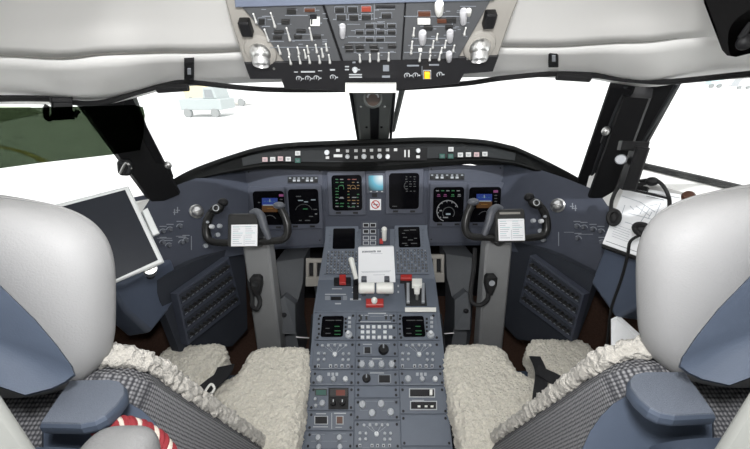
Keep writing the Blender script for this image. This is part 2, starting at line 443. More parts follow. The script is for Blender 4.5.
top2 = [(375 + (x - 375) * 1.25, -150, t * 0.5) for x, y, t in mid]
top3 = [(375 + (x - 375) * 2.0, -420, t * 0.34) for x, y, t in mid]
cl = MB(M['liner'])
rr_ = cols([bulge(lerp_row(mid, top, .006, .0), .03), bulge(lerp_row(mid, top, .12), .025), bulge(lerp_row(mid, top, .25), .012), lerp_row(mid, top, .4), lerp_row(mid, top, .7), top, top2, top3])
side_ = lambda r: [V3((-1.27, r[0].y, 1.45))] + r + [V3((1.27, r[-1].y, 1.45))]
cl.grid([side_([P(q.x, q.y, q.z) for q in r]) for r in rr_])
zt = max(v.z for v in cl.v)
last = [P(q.x, q.y, q.z) for q in rr_[-1]]
cl.grid([side_(last), side_([V3((p.x * 1.1, -1.7, 1.86)) for p in last])])
o = struct(cl, 'ceiling', 60); md = o.modifiers.new('s', 'SOLIDIFY'); md.thickness = 0.012; md.offset = 0
# dark joint line behind the seam
sm = MB(mat('joint_line_grey', (.22, .21, .19), .8)); 
p_, _ = catmull([V3(q) for q in bulge(lerp_row(mid, top, 0.0, -0.006), .03)], [1] * len(mid), 4)
sm.tube([P(q.x, q.y, q.z) for q in p_], 0.0022, seg=6); struct(sm, 'trim_4')
# upper window rim: black seal along the header
rim = [(-60, 102, .76), (0, 98.5, .82), (50, 99, .90), (78, 103, .96), (105, 102, 1.00), (135, 93, 1.03), (165, 85, 1.05), (190, 82.5, 1.05), (245, 88, 1.06), (290, 90, 1.06), (380, 89, 1.07), (460, 84, 1.06), (500, 78.5, 1.06), (550, 74, 1.05), (590, 75, 1.04), (622, 79, 1.02), (660, 82, .97), (690, 80, .92), (750, 74, .82), (820, 70, .76)]
sl = MB(M['rubber']); sl.tube([P(x, y, t - .025) for x, y, t in rim], 0.0075, smooth=4, seg=8); struct(sl, 'trim_5')

# windscreens and side windows (real panes) ; pillars and centre post
TL = P(352, 88, 1.22); BL = P(358, 141, 1.80); TR = P(396, 86, 1.22); BR = P(390, 141, 1.80)
LTL = P(118, 95, 1.12); LBL = P(160, 196, 1.52)
RTR = P(632, 80, 1.12); RBR = P(592, 190, 1.52)
def pane(nm, a, b, c, d):
    m = MB(M['glass']); quad(m, a, b, c, d, 0.008); struct(m, nm)
pane('window_1', LBL + V3((0, .03, 0)), BL + V3((0, .03, 0)), TL + V3((0, .03, .03)), LTL + V3((0, .03, .03)))
pane('window_2', BR + V3((0, .03, 0)), RBR + V3((0, .03, 0)), RTR + V3((0, .03, .03)), TR + V3((0, .03, .03)))
pane('window_3', V3((-1.24, 0.0, 1.0)), V3((-1.02, 1.36, 1.0)), P(85, 92, 1.10), V3((-1.02, 0.0, 1.47)))
pane('window_4', V3((1.24, 0.0, 1.10)), V3((1.02, 1.36, 1.10)), P(664, 78, 1.10), V3((1.02, 0.0, 1.47)))

def beam(mb, A, B, wa, wb, da, db, m=None, side=None):
    """tapered post from A to B: width wa->wb across the view, depth da->db"""
    A = V3(A); B = V3(B); d = (B - A).normalized()
    look = ((A + B) / 2 - EYE).normalized()
    s = d.cross(look).normalized() if side is None else V3(side)
    n = d.cross(s).normalized()
    if n.dot(look) < 0: n = -n
    rg = []
    for p, w, dd in ((A, wa, da), (B, wb, db)):
        rg.append([p - s * w / 2, p - s * w * .42 - n * dd * .18, p + s * w * .42 - n * dd * .18, p + s * w / 2, p + s * w * .45 + n * dd, p - s * w * .45 + n * dd])
    mb.rings(rg, m)
cp = MB(M['post'], M['black'])
beam(cp, P(374, 84, 1.20), P(374, 143, 1.78), .165, .150, .05, .05, M['post'], side=(1, 0, 0))
a0, b0 = P(374.5, 112, 1.43), P(374.5, 142, 1.75)
beam(cp, P(374.5, 107, 1.36), P(374.5, 141, 1.72), .042, .042, .03, .03, M['black'], side=(1, 0, 0))
for px0, px1 in ((350, 358.5), (394.5, 390.5)):
    cp.tube([P(px0, 88, 1.215), P(px1, 141, 1.77)], .007, M['black'])
cp.tube([P(403.5, 84, 1.24), P(393, 130, 1.66)], .012, M['post'])
for px in (366.5, 381.5):
    cp.ball(P(px, 127, 1.55), .006, .006, .006, M['black'])
struct(cp, 'trim_6')
# left and right pillars
pm = MB(M['black'], M['black_matt'])
beam(pm, P(100, 92, 1.06), P(166, 198, 1.42), .150, .120, .07, .07, M['black'])
beam(pm, P(126, 95, 1.08), P(176, 195, 1.46), .030, .030, .05, .05, M['black_matt'])
pm.tube([P(133, 95, 1.09), P(157, 163, 1.36), P(170, 186, 1.46)], .009, M['post'])
PIL_L = struct(pm, 'trim_7')
pm = MB(M['black'], M['black_matt'], M['glare2'], M['liner2'])
beam(pm, P(622, 86, 1.06), P(588, 182, 1.45), .070, .085, .07, .07, M['black_matt'])
beam(pm, P(637, 96, 1.05), P(600, 198, 1.38), .075, .090, .06, .06, M['black'])
beam(pm, P(666, 80, 1.03), P(612, 184, 1.34), .080, .085, .05, .05, M['black'])
pm.tube([P(677, 84, 1.00), P(645, 138, 1.16), P(630, 168, 1.26)], .006, M['glare2'])
pm.tube([P(626, 86, 1.05), P(606, 135, 1.2), P(592, 176, 1.40)], .006, M['glare2'])
PIL_R = struct(pm, 'trim_8')

# ------------------------------------------------------------------ vehicles far out on the apron
def car_paint(n, c): return mat(n, c, 0.4, noise=0.03)
def gbase(px, py):
    d = ray(px, py); t = (-1.15 - EYE.z) / d.z; return EYE + d * t
def vehicle(name, label, cat, px0, px1, py, hgt, body, kind, dep=2.0):
    a = gbase(px0, py); b = gbase(px1, py); u = (b - a); L = u.length; u.normalize()
    t = thing(name, label, cat, (a + b) / 2)
    fr = Frame(a, (0, 0, 1), U=u); k = hgt
    m = MB(body)
    if kind == 'pickup':
        m.poly(fr, [(0, .25 * k), (L, .25 * k), (L, .58 * k), (L * .97, .62 * k), (0, .62 * k)], -dep, 0, ch=.05)
    elif kind == 'truck':
        m.poly(fr, [(0, .2 * k), (L * .72, .2 * k), (L * .72, k), (0, k)], -dep, 0, ch=.05)
    else:
        m.poly(fr, [(0, .2 * k), (L, .2 * k), (L, .55 * k), (L * .85, .6 * k), (L * .75, k), (L * .2, k), (0, .6 * k)], -dep, 0, ch=.05)
    m.build('body', t)
    if kind in ('pickup', 'truck'):
        c = MB(body, M['v_glass'])
        x0, x1 = (L * .58, L * .86) if kind == 'pickup' else (L * .74, L * .98)
        y0 = .62 * k if kind == 'pickup' else .2 * k
        c.poly(fr, [(x0, y0), (x1 + L * .06, y0), (x1, k), (x0 + L * .04, k)], -dep + .1, -.1, ch=.04)
        c.poly(fr, [(x0 + L * .06, .66 * k), (x1, .66 * k), (x1 - L * .03, .92 * k), (x0 + L * .07, .92 * k)], -.11, -.09, M['v_glass'])
        c.build('cab', t)
    for q in (.16, .82):
        w = MB(M['v_tyre']); r = min(.15 * k, .4)
        w.cyl(fr.w(L * q, r, -.25), fr.w(L * q, r, .02), r, m=M['v_tyre'], seg=16); w.build('wheel', t)
    return t
M['v_glass'] = mat('vehicle_window', (0.28, 0.30, 0.31), 0.2)
M['v_tyre'] = mat('tyre_grey', (0.30, 0.31, 0.31), 0.8)
vehicle('pickup_truck', 'pale grey pickup truck parked out on the white apron beyond the left windscreen', 'truck', 182, 223, 117.5, 2.0, car_paint('pickup_grey', (.42,.46,.46)), 'pickup')
vehicle('service_truck', 'washed-out yellow and white service truck behind the grey pickup', 'truck', 186, 226, 104.5, 2.6, car_paint('service_yellow', (.78,.68,.42)), 'truck')
vehicle('service_van', 'faint white van standing right of the pickup on the apron', 'van', 222, 246, 106, 2.4, car_paint('van_white', (.74,.74,.75)), 'van')
vehicle('baggage_tug', 'small pale blue ground vehicle far beyond the right side window', 'vehicle', 709, 721, 88, 2.2, car_paint('tug_blue', (.6,.75,.78)), 'van')
vehicle('airport_car', 'tiny grey car far off beyond the right side window edge', 'car', 737, 750, 89, 1.5, car_paint('car_grey', (.62,.63,.65)), 'van')
cn = MB(M['v_tyre']); q = gbase(735, 86); cn.lathe(q, (0, 0, 1), [(.9, 0), (.9, .1), (.55, .12), (.12, 2.0)], M['v_tyre']); tag(cn.build('traffic_cone'), 'grey cone-shaped marker on the apron beside the far car', 'cone')

# ================================================================== main instrument panel
ip = thing('instrument_panel', 'blue-grey main instrument panel spanning the width below the glareshield', 'instrument panel', FM.wp(376, 235))
m = MB(M['panel'])
m.ppoly(FM, [(238, 170), (300, 165), (376, 163), (450, 164), (512, 168), (512, 245), (428, 246), (428, 229), (327, 230), (327, 247), (238, 251)], -.05, 0, ch=.002)
m.ppoly(FM, [(246, 168), (323, 168), (323, 244), (246, 249)], 0, .004, M['panel2'], ch=.002)
m.ppoly(FM, [(428, 166), (503, 165), (503, 242), (428, 243)], 0, .004, M['panel2'], ch=.002)
m.ppoly(FM, [(325, 167), (427, 165), (427, 226), (325, 228)], 0, .004, M['panel'], ch=.002)
m.build('panel_face', ip)
m = MB(M['panel2'])   # screws
for x, y in ((249, 172), (320, 171), (249, 243), (320, 240), (431, 169), (500, 168), (431, 239), (500, 238)):
    c = FM.wp(x, y); m.cyl(c, c + FM.N * .006, .004, m=M['dark'], seg=8)
m.build('screw', ip)
# switch strips above the flight displays
for x0, y0, x1, y1 in ((288, 176.5, 318, 182.5), (430, 173.5, 464, 179.5)):
    m = MB(M['glare2'], M['mark'], M['dark'])
    m.pbox(FM, x0, y0, x1, y1, .004, .012, M['glare2'], ch=.001)
    xs = [x0 + 2 + i * (x1 - x0 - 4) / 6 for i in range(7)]
    for i, x in enumerate(xs):
        m.pbox(FM, x - 1, y0 + 1.0, x + 1.2, y0 + 2.2, .012, .0128, M['markdim'])
        m.pbox(FM, x - 1.4, y0 + 3, x + 1.4, y1 - 1, .012, .015, M['knobgrey'] if i % 3 else M['dark'], ch=.0005)
    lab(m.build('selector_strip', ip), 'dark strip of small selector switches')
m = MB(M['dark']); m.pbox(FM, 372, 193, 377, 197, .004, .009, M['dark'], ch=.001); m.build('light_sensor', ip)
# placard with the crossed-out cigarette
m = MB(M['paper'], M['ink'], M['red'])
m.pbox(FM, 370, 199, 381, 210, .004, .006, M['paper'])
c = FM.wp(375.5, 204.5, .006); R_ = 4.3 * FM.sc(375, 204)
m.rings([[c + (FM.U * math.cos(a) + FM.V * math.sin(a)) * r + FM.N * h for a in [2 * PI * i / 24 for i in range(24)]] for r, h in ((R_, 0), (R_, .0008), (R_ * .76, .0008), (R_ * .76, 0))], M['red'], cap=False)
m.rings([[c + FM.U * x + FM.V * y + FM.N * h for x, y in ((-R_ * .68, R_ * .5), (-R_ * .5, R_ * .68), (R_ * .68, -R_ * .5), (R_ * .5, -R_ * .68))] for h in (0, .001)], M['red'])
m.rings([[c + FM.U * x + FM.V * y + FM.N * h for x, y in ((-R_ * .55, -R_ * .12), (R_ * .55, -R_ * .12), (R_ * .55, R_ * .1), (-R_ * .55, R_ * .1))] for h in (0, .0006)], M['ink'])
tag(m.build('no_smoking_placard'), 'small white no-smoking placard between the two centre screens', 'placard')

# ---- display units
def seg_(mb, fr, x0, y0, x1, y1, n, m): mb.pbox(fr, min(x0, x1), min(y0, y1), max(x0, x1), max(y0, y1), n, n + .0006, m)
def arc_(mb, fr, cx, cy, r, a0, a1, th, n, m, k=24):
    s = fr.sc(cx, cy, n); u, v = fr.px(cx, cy, n); ro = r * s; ri = (r - th) * s
    out = []
    for i in range(k + 1):
        a = math.radians(a0 + (a1 - a0) * i / k)
        out.append([fr.w(u + ri * math.cos(a), v + ri * math.sin(a), n), fr.w(u + ro * math.cos(a), v + ro * math.sin(a), n), fr.w(u + ro * math.cos(a), v + ro * math.sin(a), n + .0006), fr.w(u + ri * math.cos(a), v + ri * math.sin(a), n + .0006)])
    mb.rings(out, m)
def display(name, label, x0, y0, x1, y1, mx=4.0, my=4.5, draw=None, fr=FM, n0=.004, screw=True):
    t = thing(name, label, 'display', fr.wp((x0 + x1) / 2, y1 + my, n0), 'flight deck display screens')
    b = MB(M['panel2']); b.pbox(fr, x0 - mx, y0 - my, x1 + mx, y1 + my, n0, n0 + .014, M['panel2'], ch=.003, r=2.0); b.build('bezel', t)
    s = MB(M['screen']); s.pbox(fr, x0, y0, x1, y1, n0 + .012, n0 + .0155, M['screen'], ch=.0008, r=3.4 if x1 - x0 > 20 else 1.5); s.build('screen', t)
    if draw:
        d = MB(M['e_white']); draw(d, n0 + .0158)
        if d.f: d.build('screen_symbols', t)
    for q in ((x0 + 4, x0 + 9), (x1 - 9, x1 - 4)):
        k = MB(M['dark']); k.pbox(fr, q[0], y1 + 1.3, q[1], y1 + 3.2, n0 + .013, n0 + .017, M['dark'], ch=.0006); k.build('brightness_button', t)
    return t
def pfd(x0, y0):
    def f(d, n):
        seg_(d, FM, x0 + 8, y0 + 7, x0 + 23.5, y0 + 14.2, n, M['e_blue'])
        seg_(d, FM, x0 + 8, y0 + 14.2, x0 + 23.5, y0 + 21.0, n, M['e_brown'])
        n2 = n + .0007
        seg_(d, FM, x0 + 9, y0 + 13.6, x0 + 22.5, y0 + 14.6, n2, M['e_pale'])
        seg_(d, FM, x0 + 15.3, y0 + 8, x0 + 16.3, y0 + 11, n2, M['e_pale'])
        for i in range(4): seg_(d, FM, x0 + 10 + i * 3.2, y0 + 10, x0 + 11.4 + i * 3.2, y0 + 10.7, n2, M['e_cyan'])
        seg_(d, FM, x0 + 13, y0 + 17, x0 + 19, y0 + 17.7, n2, M['e_amber'])
        seg_(d, FM, x0 + 25, y0 + 3.2, x0 + 29.5, y0 + 5.6, n, M['e_mag'])
        for i in range(4): seg_(d, FM, x0 + 26, y0 + 8 + i * 3.0, x0 + 28.5, y0 + 8.9 + i * 3.0, n, M['e_grey'])
        seg_(d, FM, x0 + 4, y0 + 11, x0 + 6, y0 + 12, n, M['e_grey'])
        arc_(d, FM, x0 + 16, y0 + 31, 7, 30, 150, .5, n, M['e_grey'])
    return f
display('flight_display', 'primary flight display with blue horizon behind the left control yoke', 254, 191, 285, 225, draw=pfd(254, 191))
display('flight_display', 'primary flight display with blue horizon behind the right control yoke', 468.5, 187, 500, 222, draw=pfd(468.5, 187))
def mfdL(d, n):
    for x, y, w, mm in ((296, 196, 5, 'e_grey'), (298, 200, 5, 'e_pale'), (304, 201.4, 4, 'e_pale'), (311, 199.4, 4.5, 'e_pale'), (303, 208.5, 4.5, 'e_green'), (313.5, 209, 3.5, 'e_grey'), (309, 216, 4, 'e_grey'), (299, 220, 2.5, 'e_grey'), (305, 220, 5, 'e_grey'), (315, 213.5, 2, 'e_white')):
        seg_(d, FM, x, y, x + w, y + .9, n, M[mm])
    arc_(d, FM, 304, 213, 9, 20, 160, .35, n, M['e_grey'])
display('navigation_display', 'nearly black navigation display with scattered cyan text, right of the left horizon screen', 289, 189, 319, 224, draw=mfdL)
def mfdR(d, n):
    for i in range(5): seg_(d, FM, 436 + i * 5.2, 190.3, 439 + i * 5.2, 191.2, n, M['e_green' if i in (1, 3) else 'e_white'])
    for x, mm in ((437, 'e_mag'), (443.5, 'e_mag'), (451, 'e_green'), (457.5, 'e_white')): seg_(d, FM, x + .5, 194.2, x + 3, 195, n, M[mm]); seg_(d, FM, x, 195.8, x + 3.4, 196.5, n, M[mm])
    arc_(d, FM, 447.5, 211, 11, 20, 250, .8, n, M['e_white']); arc_(d, FM, 448.5, 213, 6.2, -40, 220, .6, n, M['e_grey'])
    seg_(d, FM, 446, 213.3, 450.5, 214.8, n, M['e_pale']); seg_(d, FM, 439.5, 210, 442, 211.2, n, M['e_white']); seg_(d, FM, 443, 217, 448, 218, n, M['e_white'])
    for i in range(7):
        a = math.radians(30 + i * 32); seg_(d, FM, 447.5 + 9.4 * math.cos(a) - .5, 211 - 9.4 * math.sin(a) - .5, 447.5 + 9.4 * math.cos(a) + .5, 211 - 9.4 * math.sin(a) + .5, n + .0007, M['e_white'])
display('navigation_display', 'navigation display showing white compass arcs, left of the right horizon screen', 433, 187, 463.5, 222, draw=mfdR)
rnd = random.Random(3)
def eic1(d, n):
    for r in range(10):
        y = 179 + r * 3.0
        for x, w in ((335.5, 3.5), (340, 4), (347.5, 3), (352, 4.5), (357, 2.5)):
            if rnd.random() < .72:
                ww = w * (.5 + .5 * rnd.random())
                mm = 'e_green' if x < 346 else ('e_amber' if r < 5 else ('e_green' if rnd.random() < .6 else 'e_amber'))
                if r == 0 and x > 346: mm = 'e_red'
                if rnd.random() < .12: mm = 'e_white'
                seg_(d, FM, x, y, x + ww, y + .8, n, M[mm])
    seg_(d, FM, 339, 198, 344, 198.6, n, M['e_white']); seg_(d, FM, 348, 207, 355, 207.6, n, M['e_grey'])
    for x in (341, 353): arc_(d, FM, x, 188, 3, -30, 210, .5, n, M['e_green' if x < 345 else 'e_amber'])
display('engine_display', 'engine display full of green, amber and red text, left of the small standby screen', 332, 175, 362, 210.5, draw=eic1)
def eic2(d, n):
    for r in range(7):
        for x in (405, 409, 413):
            if rnd.random() < .7: seg_(d, FM, x + rnd.random(), 176.5 + r * 2.4, x + 2 + rnd.random(), 177.1 + r * 2.4, n, M['e_grey'])
    seg_(d, FM, 392.5, 206, 397, 206.6, n, M['e_grey'])
    arc_(d, FM, 408, 186, 4, 120, 250, .4, n, M['e_grey'])
display('engine_display', 'mostly dark display with faint grey text, right of the small standby screen', 389, 173, 419, 209, draw=eic2)
t = thing('standby_display', 'small square standby screen glowing pale cyan above the no-smoking placard', 'display', FM.wp(375.5, 192, .004))
m = MB(M['panel2']); m.pbox(FM, 366, 173, 385.5, 193, .004, .012, M['panel2'], ch=.002, r=1); m.build('bezel', t)
mg = bpy.data.materials.new('standby_screen'); mg.use_nodes = True
nt = mg.node_tree; b = nt.nodes['Principled BSDF']; b.inputs['Roughness'].default_value = .1
tc = nt.nodes.new('ShaderNodeTexCoord'); gr = nt.nodes.new('ShaderNodeTexGradient'); gr.gradient_type = 'SPHERICAL'
mp = nt.nodes.new('ShaderNodeMapping'); mp.inputs['Location'].default_value = (-.35, 0, -.95); mp.inputs['Scale'].default_value = (13, 13, 13)
nt.links.new(tc.outputs['Object'], mp.inputs[0]); nt.links.new(mp.outputs[0], gr.inputs[0])
rp = nt.nodes.new('ShaderNodeValToRGB'); rp.color_ramp.elements[0].color = (.01, .03, .04, 1); rp.color_ramp.elements[1].color = (1, 1, 1, 1); e = rp.color_ramp.elements.new(.45); e.color = (.12, .45, .6, 1)
nt.links.new(gr.outputs[0], rp.inputs[0]); nt.links.new(rp.outputs[0], b.inputs['Emission Color']); b.inputs['Emission Strength'].default_value = .9
b.inputs['Base Color'].default_value = (.01, .02, .02, 1)
m = MB(mg); m.pbox(FM, 368.5, 175.5, 383, 190.5, .011, .014, mg, ch=.0006, r=1); m.build('screen', t)
m = MB(M['mark'])
for x in (370, 376, 381): m.pbox(FM, x, 191, x + 2, 192, .0125, .0145, M['mark'])
m.build('bezel_button', t)

# ---- centre strip below the screens: switch panel and landing gear handle
m = MB(M['panel2'], M['mark'], M['dark']); m.pbox(FM, 361, 221, 378, 228, .004, .010, M['panel2'], ch=.001)
m.pbox(FC, 361, 228, 378, 245, 0, .008, M['panel2'], ch=.001)
for x in (363, 370):
    for i, y in enumerate((223, 229.5, 236, 241)):
        fr = FM if y < 228 else FC
        m.pbox(fr, x, y, x + 6, y + 4.2, .0085, .0102, M['mark']); m.pbox(fr, x + .7, y + .7, x + 5.3, y + 3.5, .009, .013, M['dark'] if i < 2 else M['panel2'])
m.build('brake_switch_panel', ip)
gh = thing('landing_gear_lever', 'white wheel-topped landing gear lever on the panel below the no-smoking placard', 'lever', FC.wp(384, 243, .004))
m = MB(M['panel2'], M['mark']); m.pbox(FC, 379, 229.5, 390, 245.5, 0, .008, M['panel'], ch=.001); m.pbox(FC, 381, 231, 387, 232, .008, .009, M['mark']); m.build('mounting_plate', gh)
m = MB(M['white']); a = FC.wp(384.3, 240, .01); bq = FC.wp(384.3, 229.5, .06)
m.tube([a, bq], [.011, .013], M['white'], seg=14); m.ball(FC.wp(384.3, 229.2, .06), .014, .010, .014, M['white']); m.build('handle', gh)
m = MB(M['red']); m.pbox(FC, 379.6, 239, 383, 244, .008, .014, M['red'], ch=.001); m.build('lock_release', gh)

# ---- control display units (keypads)
def cdu(label, sx0, sy0, sx1, sy1, kx0, kx1, lines):
    t = thing('control_display_unit', label, 'keypad display', FC.wp((sx0 + sx1) / 2, 276))
    b = MB(M['ped']); b.ppoly(FC, [(kx0, sy0 - 4.2), (kx1, sy0 - 4.2), (kx1 + (2 if kx0 > 380 else 0), 274.5), (kx0 - (0 if kx0 > 380 else 2), 274.5)], 0, .010, M['ped'], ch=.0015); b.build('body', t)
    s = MB(M['screen']); s.pbox(FC, sx0, sy0, sx1, sy1, .009, .012, M['screen'], ch=.0006, r=1.4); s.build('screen', t)
    if lines:
        d = MB(M['e_grey'])
        for x, y, w in lines: seg_(d, FC, x, y, x + w, y + .7, .0122, M['e_grey'])
        d.build('screen_symbols', t)
    for sx in (sx0 - 4.2, sx1 + 1.4):
        for i in range(6):
            k = MB(M['ped2']); y = sy0 + 2 + i * 3.2; k.pbox(FC, sx, y, sx + 2.6, y + 2, .009, .0125, M['ped2'], ch=.0006); k.build('line_key', t)
    n = 0
    for r in range(8):
        y = sy1 + 2.0 + r * 2.95
        for c in range(9):
            x = kx0 + 1.6 + c * (kx1 - kx0 - 4.4) / 8 - (r * .2 if kx0 < 380 else -r * .2)
            k = MB(M['dark'], M['markdim']); k.pbox(FC, x, y, x + 1.9, y + 1.9, .0095, .013, M['dark'] if (r * 3 + c) % 4 else M['ped2'], ch=.0006)
            k.pbox(FC, x + .5, y + .6, x + 1.4, y + 1.1, .0128, .0135, M['mark']); k.build('key', t); n += 1
cdu('left keypad display unit with blank black screen, above the white flap lever', 333, 228.5, 355, 249, 326, 358.5, None)
cdu('right keypad display unit with faint text on its screen, beside the white booklet', 398.5, 227, 420, 247.5, 394.5, 427, [(404, 230, 5), (410, 229.6, 6), (402, 233, 3), (403, 237, 4), (408, 239.6, 5), (414, 238, 3), (402, 243, 5), (411, 243, 6), (405, 245, 3)])

# ================================================================== glareshield
gs = thing('glareshield', 'charcoal curved glareshield running under the windscreens', 'glareshield', P(376, 160, 1.56))
gtop = [(158, 189, 1.42), (180, 175.5, 1.47), (200, 166.5, 1.51), (230, 156, 1.55), (260, 147.5, 1.57), (292, 143.6, 1.585), (330, 141.8, 1.59), (376, 140, 1.59), (420, 138.3, 1.59), (450, 138.6, 1.59), (470, 139.6, 1.59), (490, 141.6, 1.58), (510, 146, 1.57), (520, 149, 1.56), (546, 161, 1.53), (575, 176, 1.47), (598, 190, 1.42)]
gtp, _ = catmull([V3(p) for p in gtop], [1] * len(gtop), 6)
def gsec(q):
    k = max(0.0, 1 - ((q.x - 376) / 195.0) ** 2) ** 1.3
    up = P(q.x, q.y, q.z); e = 1 - abs(q.x - 376) / 240
    back = V3((0, .30, -.10)); h = .010 + .085 * k
    rim0 = up + V3((0, -.004, -.012)); 
    return [up + back, up + V3((0, .02, .002)), up, rim0, rim0 + V3((0, .030 * k + .004, -.012)), rim0 + V3((0, .022 * k + .004, -.012 - h)), rim0 + V3((0, .004, -.018 - h)), rim0 + V3((0, .016, -.024 - h - .022 * k)), rim0 + V3((0, .12, -.036 - h)), up + back + V3((0, 0, -.08))]
m = MB(M['glare']); m.rings([gsec(q) for q in gtp], M['glare']); m.build('hood', gs, 40)
# face panel the buttons sit on
_s = gsec(V3((376, 140, 1.59)))
FG = Frame((_s[4] + _s[5]) / 2, _s[4] - _s[5], U=(1, 0, 0))
# centre autopilot panel
ap = thing('autopilot_panel', 'black autopilot panel with white knobs in the middle of the glareshield', 'control panel', FG.wp(375, 160))
def gframe(x):
    i = min(range(len(gtp)), key=lambda k: abs(gtp[k].x - x)); i = max(1, min(len(gtp) - 2, i))
    A, B = gsec(gtp[i - 1]), gsec(gtp[i + 1]); S = gsec(gtp[i])
    return Frame((S[4] + S[5]) / 2, S[4] - S[5], U=(B[4] - A[4]))
m = MB(M['glare2']); rows_ = []
for q in gtp:
    if 238 < q.x < 518:
        S = gsec(q); f_ = gframe(q.x); a_ = S[4] * .93 + S[5] * .07; b_ = S[4] * .12 + S[5] * .88
        rows_.append([a_ + f_.N * .004, b_ + f_.N * .004, b_ - f_.N * .004, a_ - f_.N * .004])
m.rings(rows_, M['glare2']); m.build('face_plate', gs)
m = MB(M['black']); m.pbox(FG, 320, 147.5, 427, 160.5, .004, .009, M['black'], ch=.001); m.build('plate', ap)
kn = [(327, 152.5, 2.6), (347.5, 156.5, 2.3), (364, 156.3, 2.6), (379.5, 155.9, 2.6), (387.5, 156.5, 2.4), (418, 150.5, 2.3)]
for x, y, r in kn:
    k = MB(M['knobwhite']); c = FG.wp(x, y, .009); s = r * FG.sc(x, y) ; k.lathe(c, FG.N, [(s, 0), (s, .010), (s * .8, .014), (s * .75, .014)], M['knobwhite'], 12); k.build('knob', ap)
for x, y, w in ((327.5, 157.5, 3.4), (338, 150.3, 3.6), (338, 155.8, 8.6), (347.5, 151, 3.0), (356, 150.6, 3.4), (356, 157.3, 3.4), (364, 150.5, 3.2), (371.5, 150.2, 3.2), (372, 157, 3), (379.5, 150, 3.6), (387.5, 149.8, 3.2), (395.5, 149.7, 3.4), (405, 153.5, 1.6), (408.8, 153.5, 1.6), (418, 156.8, 3.6)):
    k = MB(M['btn']); h = 1.4 if w > 2 else 3.6
    k.pbox(FG, x - w / 2, y - h, x + w / 2, y + h, .009, .013, M['btn'], ch=.0008); k.build('button', ap)
for lst, side in (([(265, 159.4, 'btnpink'), (272.8, 159.2, 'btn'), (280.5, 158.6, 'btnpink'), (288.3, 159, 'btn'), (297.8, 153.2, 'btn'), (297.8, 160.5, 'green_d')], 'left'), ([(442, 156, 'green_d'), (450.8, 149.2, 'btn'), (450.5, 156.2, 'green_d'), (460.2, 154.8, 'btn'), (468.3, 154.5, 'btn'), (476.5, 154.5, 'btnpink'), (484.8, 154, 'btn')], 'right')):
    for x, y, mm in lst:
        k = MB(M['dark'], M[mm]); fr = gframe(x)
        k.pbox(fr, x - 3.1, y - 2.7, x + 3.1, y + 2.7, .004, .008, M['dark']); k.pbox(fr, x - 2.6, y - 2.2, x + 2.6, y + 2.2, .007, .012, M[mm], ch=.0008)
        k.pbox(fr, x - 1.6, y - .6, x + 1.6, y - .1, .0118, .0126, M['ink']); k.pbox(fr, x - 1.2, y + .5, x + 1.2, y + 1, .0118, .0126, M['ink']); k.build('warning_light', gs)

# ================================================================== side instrument panels
def swap(px, right): return 750 - px if right else px
def side_panel(right):
    fr = FWR if right else FWL; X = lambda x: swap(x, right); dy = -4 if right else 0
    t = thing('side_instrument_panel', ('right' if right else 'left') + ' blue-grey side panel with a round silver air vent beside the ' + ('right' if right else 'left') + ' yoke', 'side panel', fr.wp(X(200), 262))
    m = MB(M['panel'])
    m.poly(fr, [fr.px(X(x), y + dy) for x, y in ((249, 168), (249, 254), (222, 258), (196, 276), (160, 282), (128, 262), (100, 235), (120, 200), (160, 192), (185, 182), (215, 172))], -.04, 0, M['panel'], ch=.002)
    m.build('panel_face', t)
    vx, vy = ((558, 205.5) if right else (196.5, 211.5)); c = fr.wp(vx, vy)
    s = fr.sc(vx, vy)
    m = MB(M['steel']); m.lathe(c, fr.N, [(7 * s, 0), (7 * s, .006), (5.9 * s, .010), (5.7 * s, .004)], M['steel'], 24); 
    m.ball(c + fr.N * .008, 5.6 * s, 5.6 * s, .020, M['metal'], ax=(fr.U, fr.V, fr.N)); 
    m.tube([c + fr.U * (-5 * s) + fr.N * .02, c + fr.N * .030, c + fr.U * (5 * s) + fr.N * .02], .003, M['steel'], seg=6)
    lab(m.build('air_vent', t), 'round silver air vent')
    for x, y in ((179, 210),):
        pass
    marks = MB(M['mark'])
    def mk(x0, y0, x1, y1, mm=M['markdim']): 
        a, b_ = sorted((X(x0), X(x1))); marks.pbox(fr, a, y0 + dy, b_, y1 + dy, 0, .0008, mm)
    for x, y in ((175, 213), (178, 211)): mk(x - 1, y - 4, x, y + 2); mk(x - 2, y - 1, x + 2, y - .3)
    ks = ((163, 232), (170, 230), (180, 227), (163, 243), (169, 246), (186, 241), (182, 243)) if not right else ((173, 231), (166, 232), (157, 234), (149, 236), (172, 243), (148, 247))
    for x, y in ks:
        arc_(marks, fr, X(x), y + dy, 3.4, 20, 160, .7, 0, M['markdim'], 10)
        k = MB(M['ann']); c = fr.wp(X(x), y + dy); r = 1.7 * fr.sc(X(x), y); k.lathe(c, fr.N, [(r, 0), (r, .010), (r * .8, .013)], M['yokegrey'], 10); k.build('knob', t)
        mk(x - 3.5, y - 6, x + 3.5, y - 5.3)
    mk(191, 236, 191.7, 250); mk(176, 236, 186, 236.5); mk(157, 238, 172, 238.5)
    marks.build('panel_print', t)
    for x, y in ((204, 215), (206, 226), (209, 235), (206, 244)) if right else ((217, 235), (205, 246)):
        k = MB(M['knobgrey']); c = fr.wp(X(x), y + dy); k.cyl(c, c + fr.N * .012, 2.2 * fr.sc(X(x), y), m=M['knobgrey']); k.build('knob', t)
    return t
side_panel(False); side_panel(True)

M['rowdark'] = mat('breaker_row_blue_grey', (0.032, 0.036, 0.046), 0.6, spec=.2)
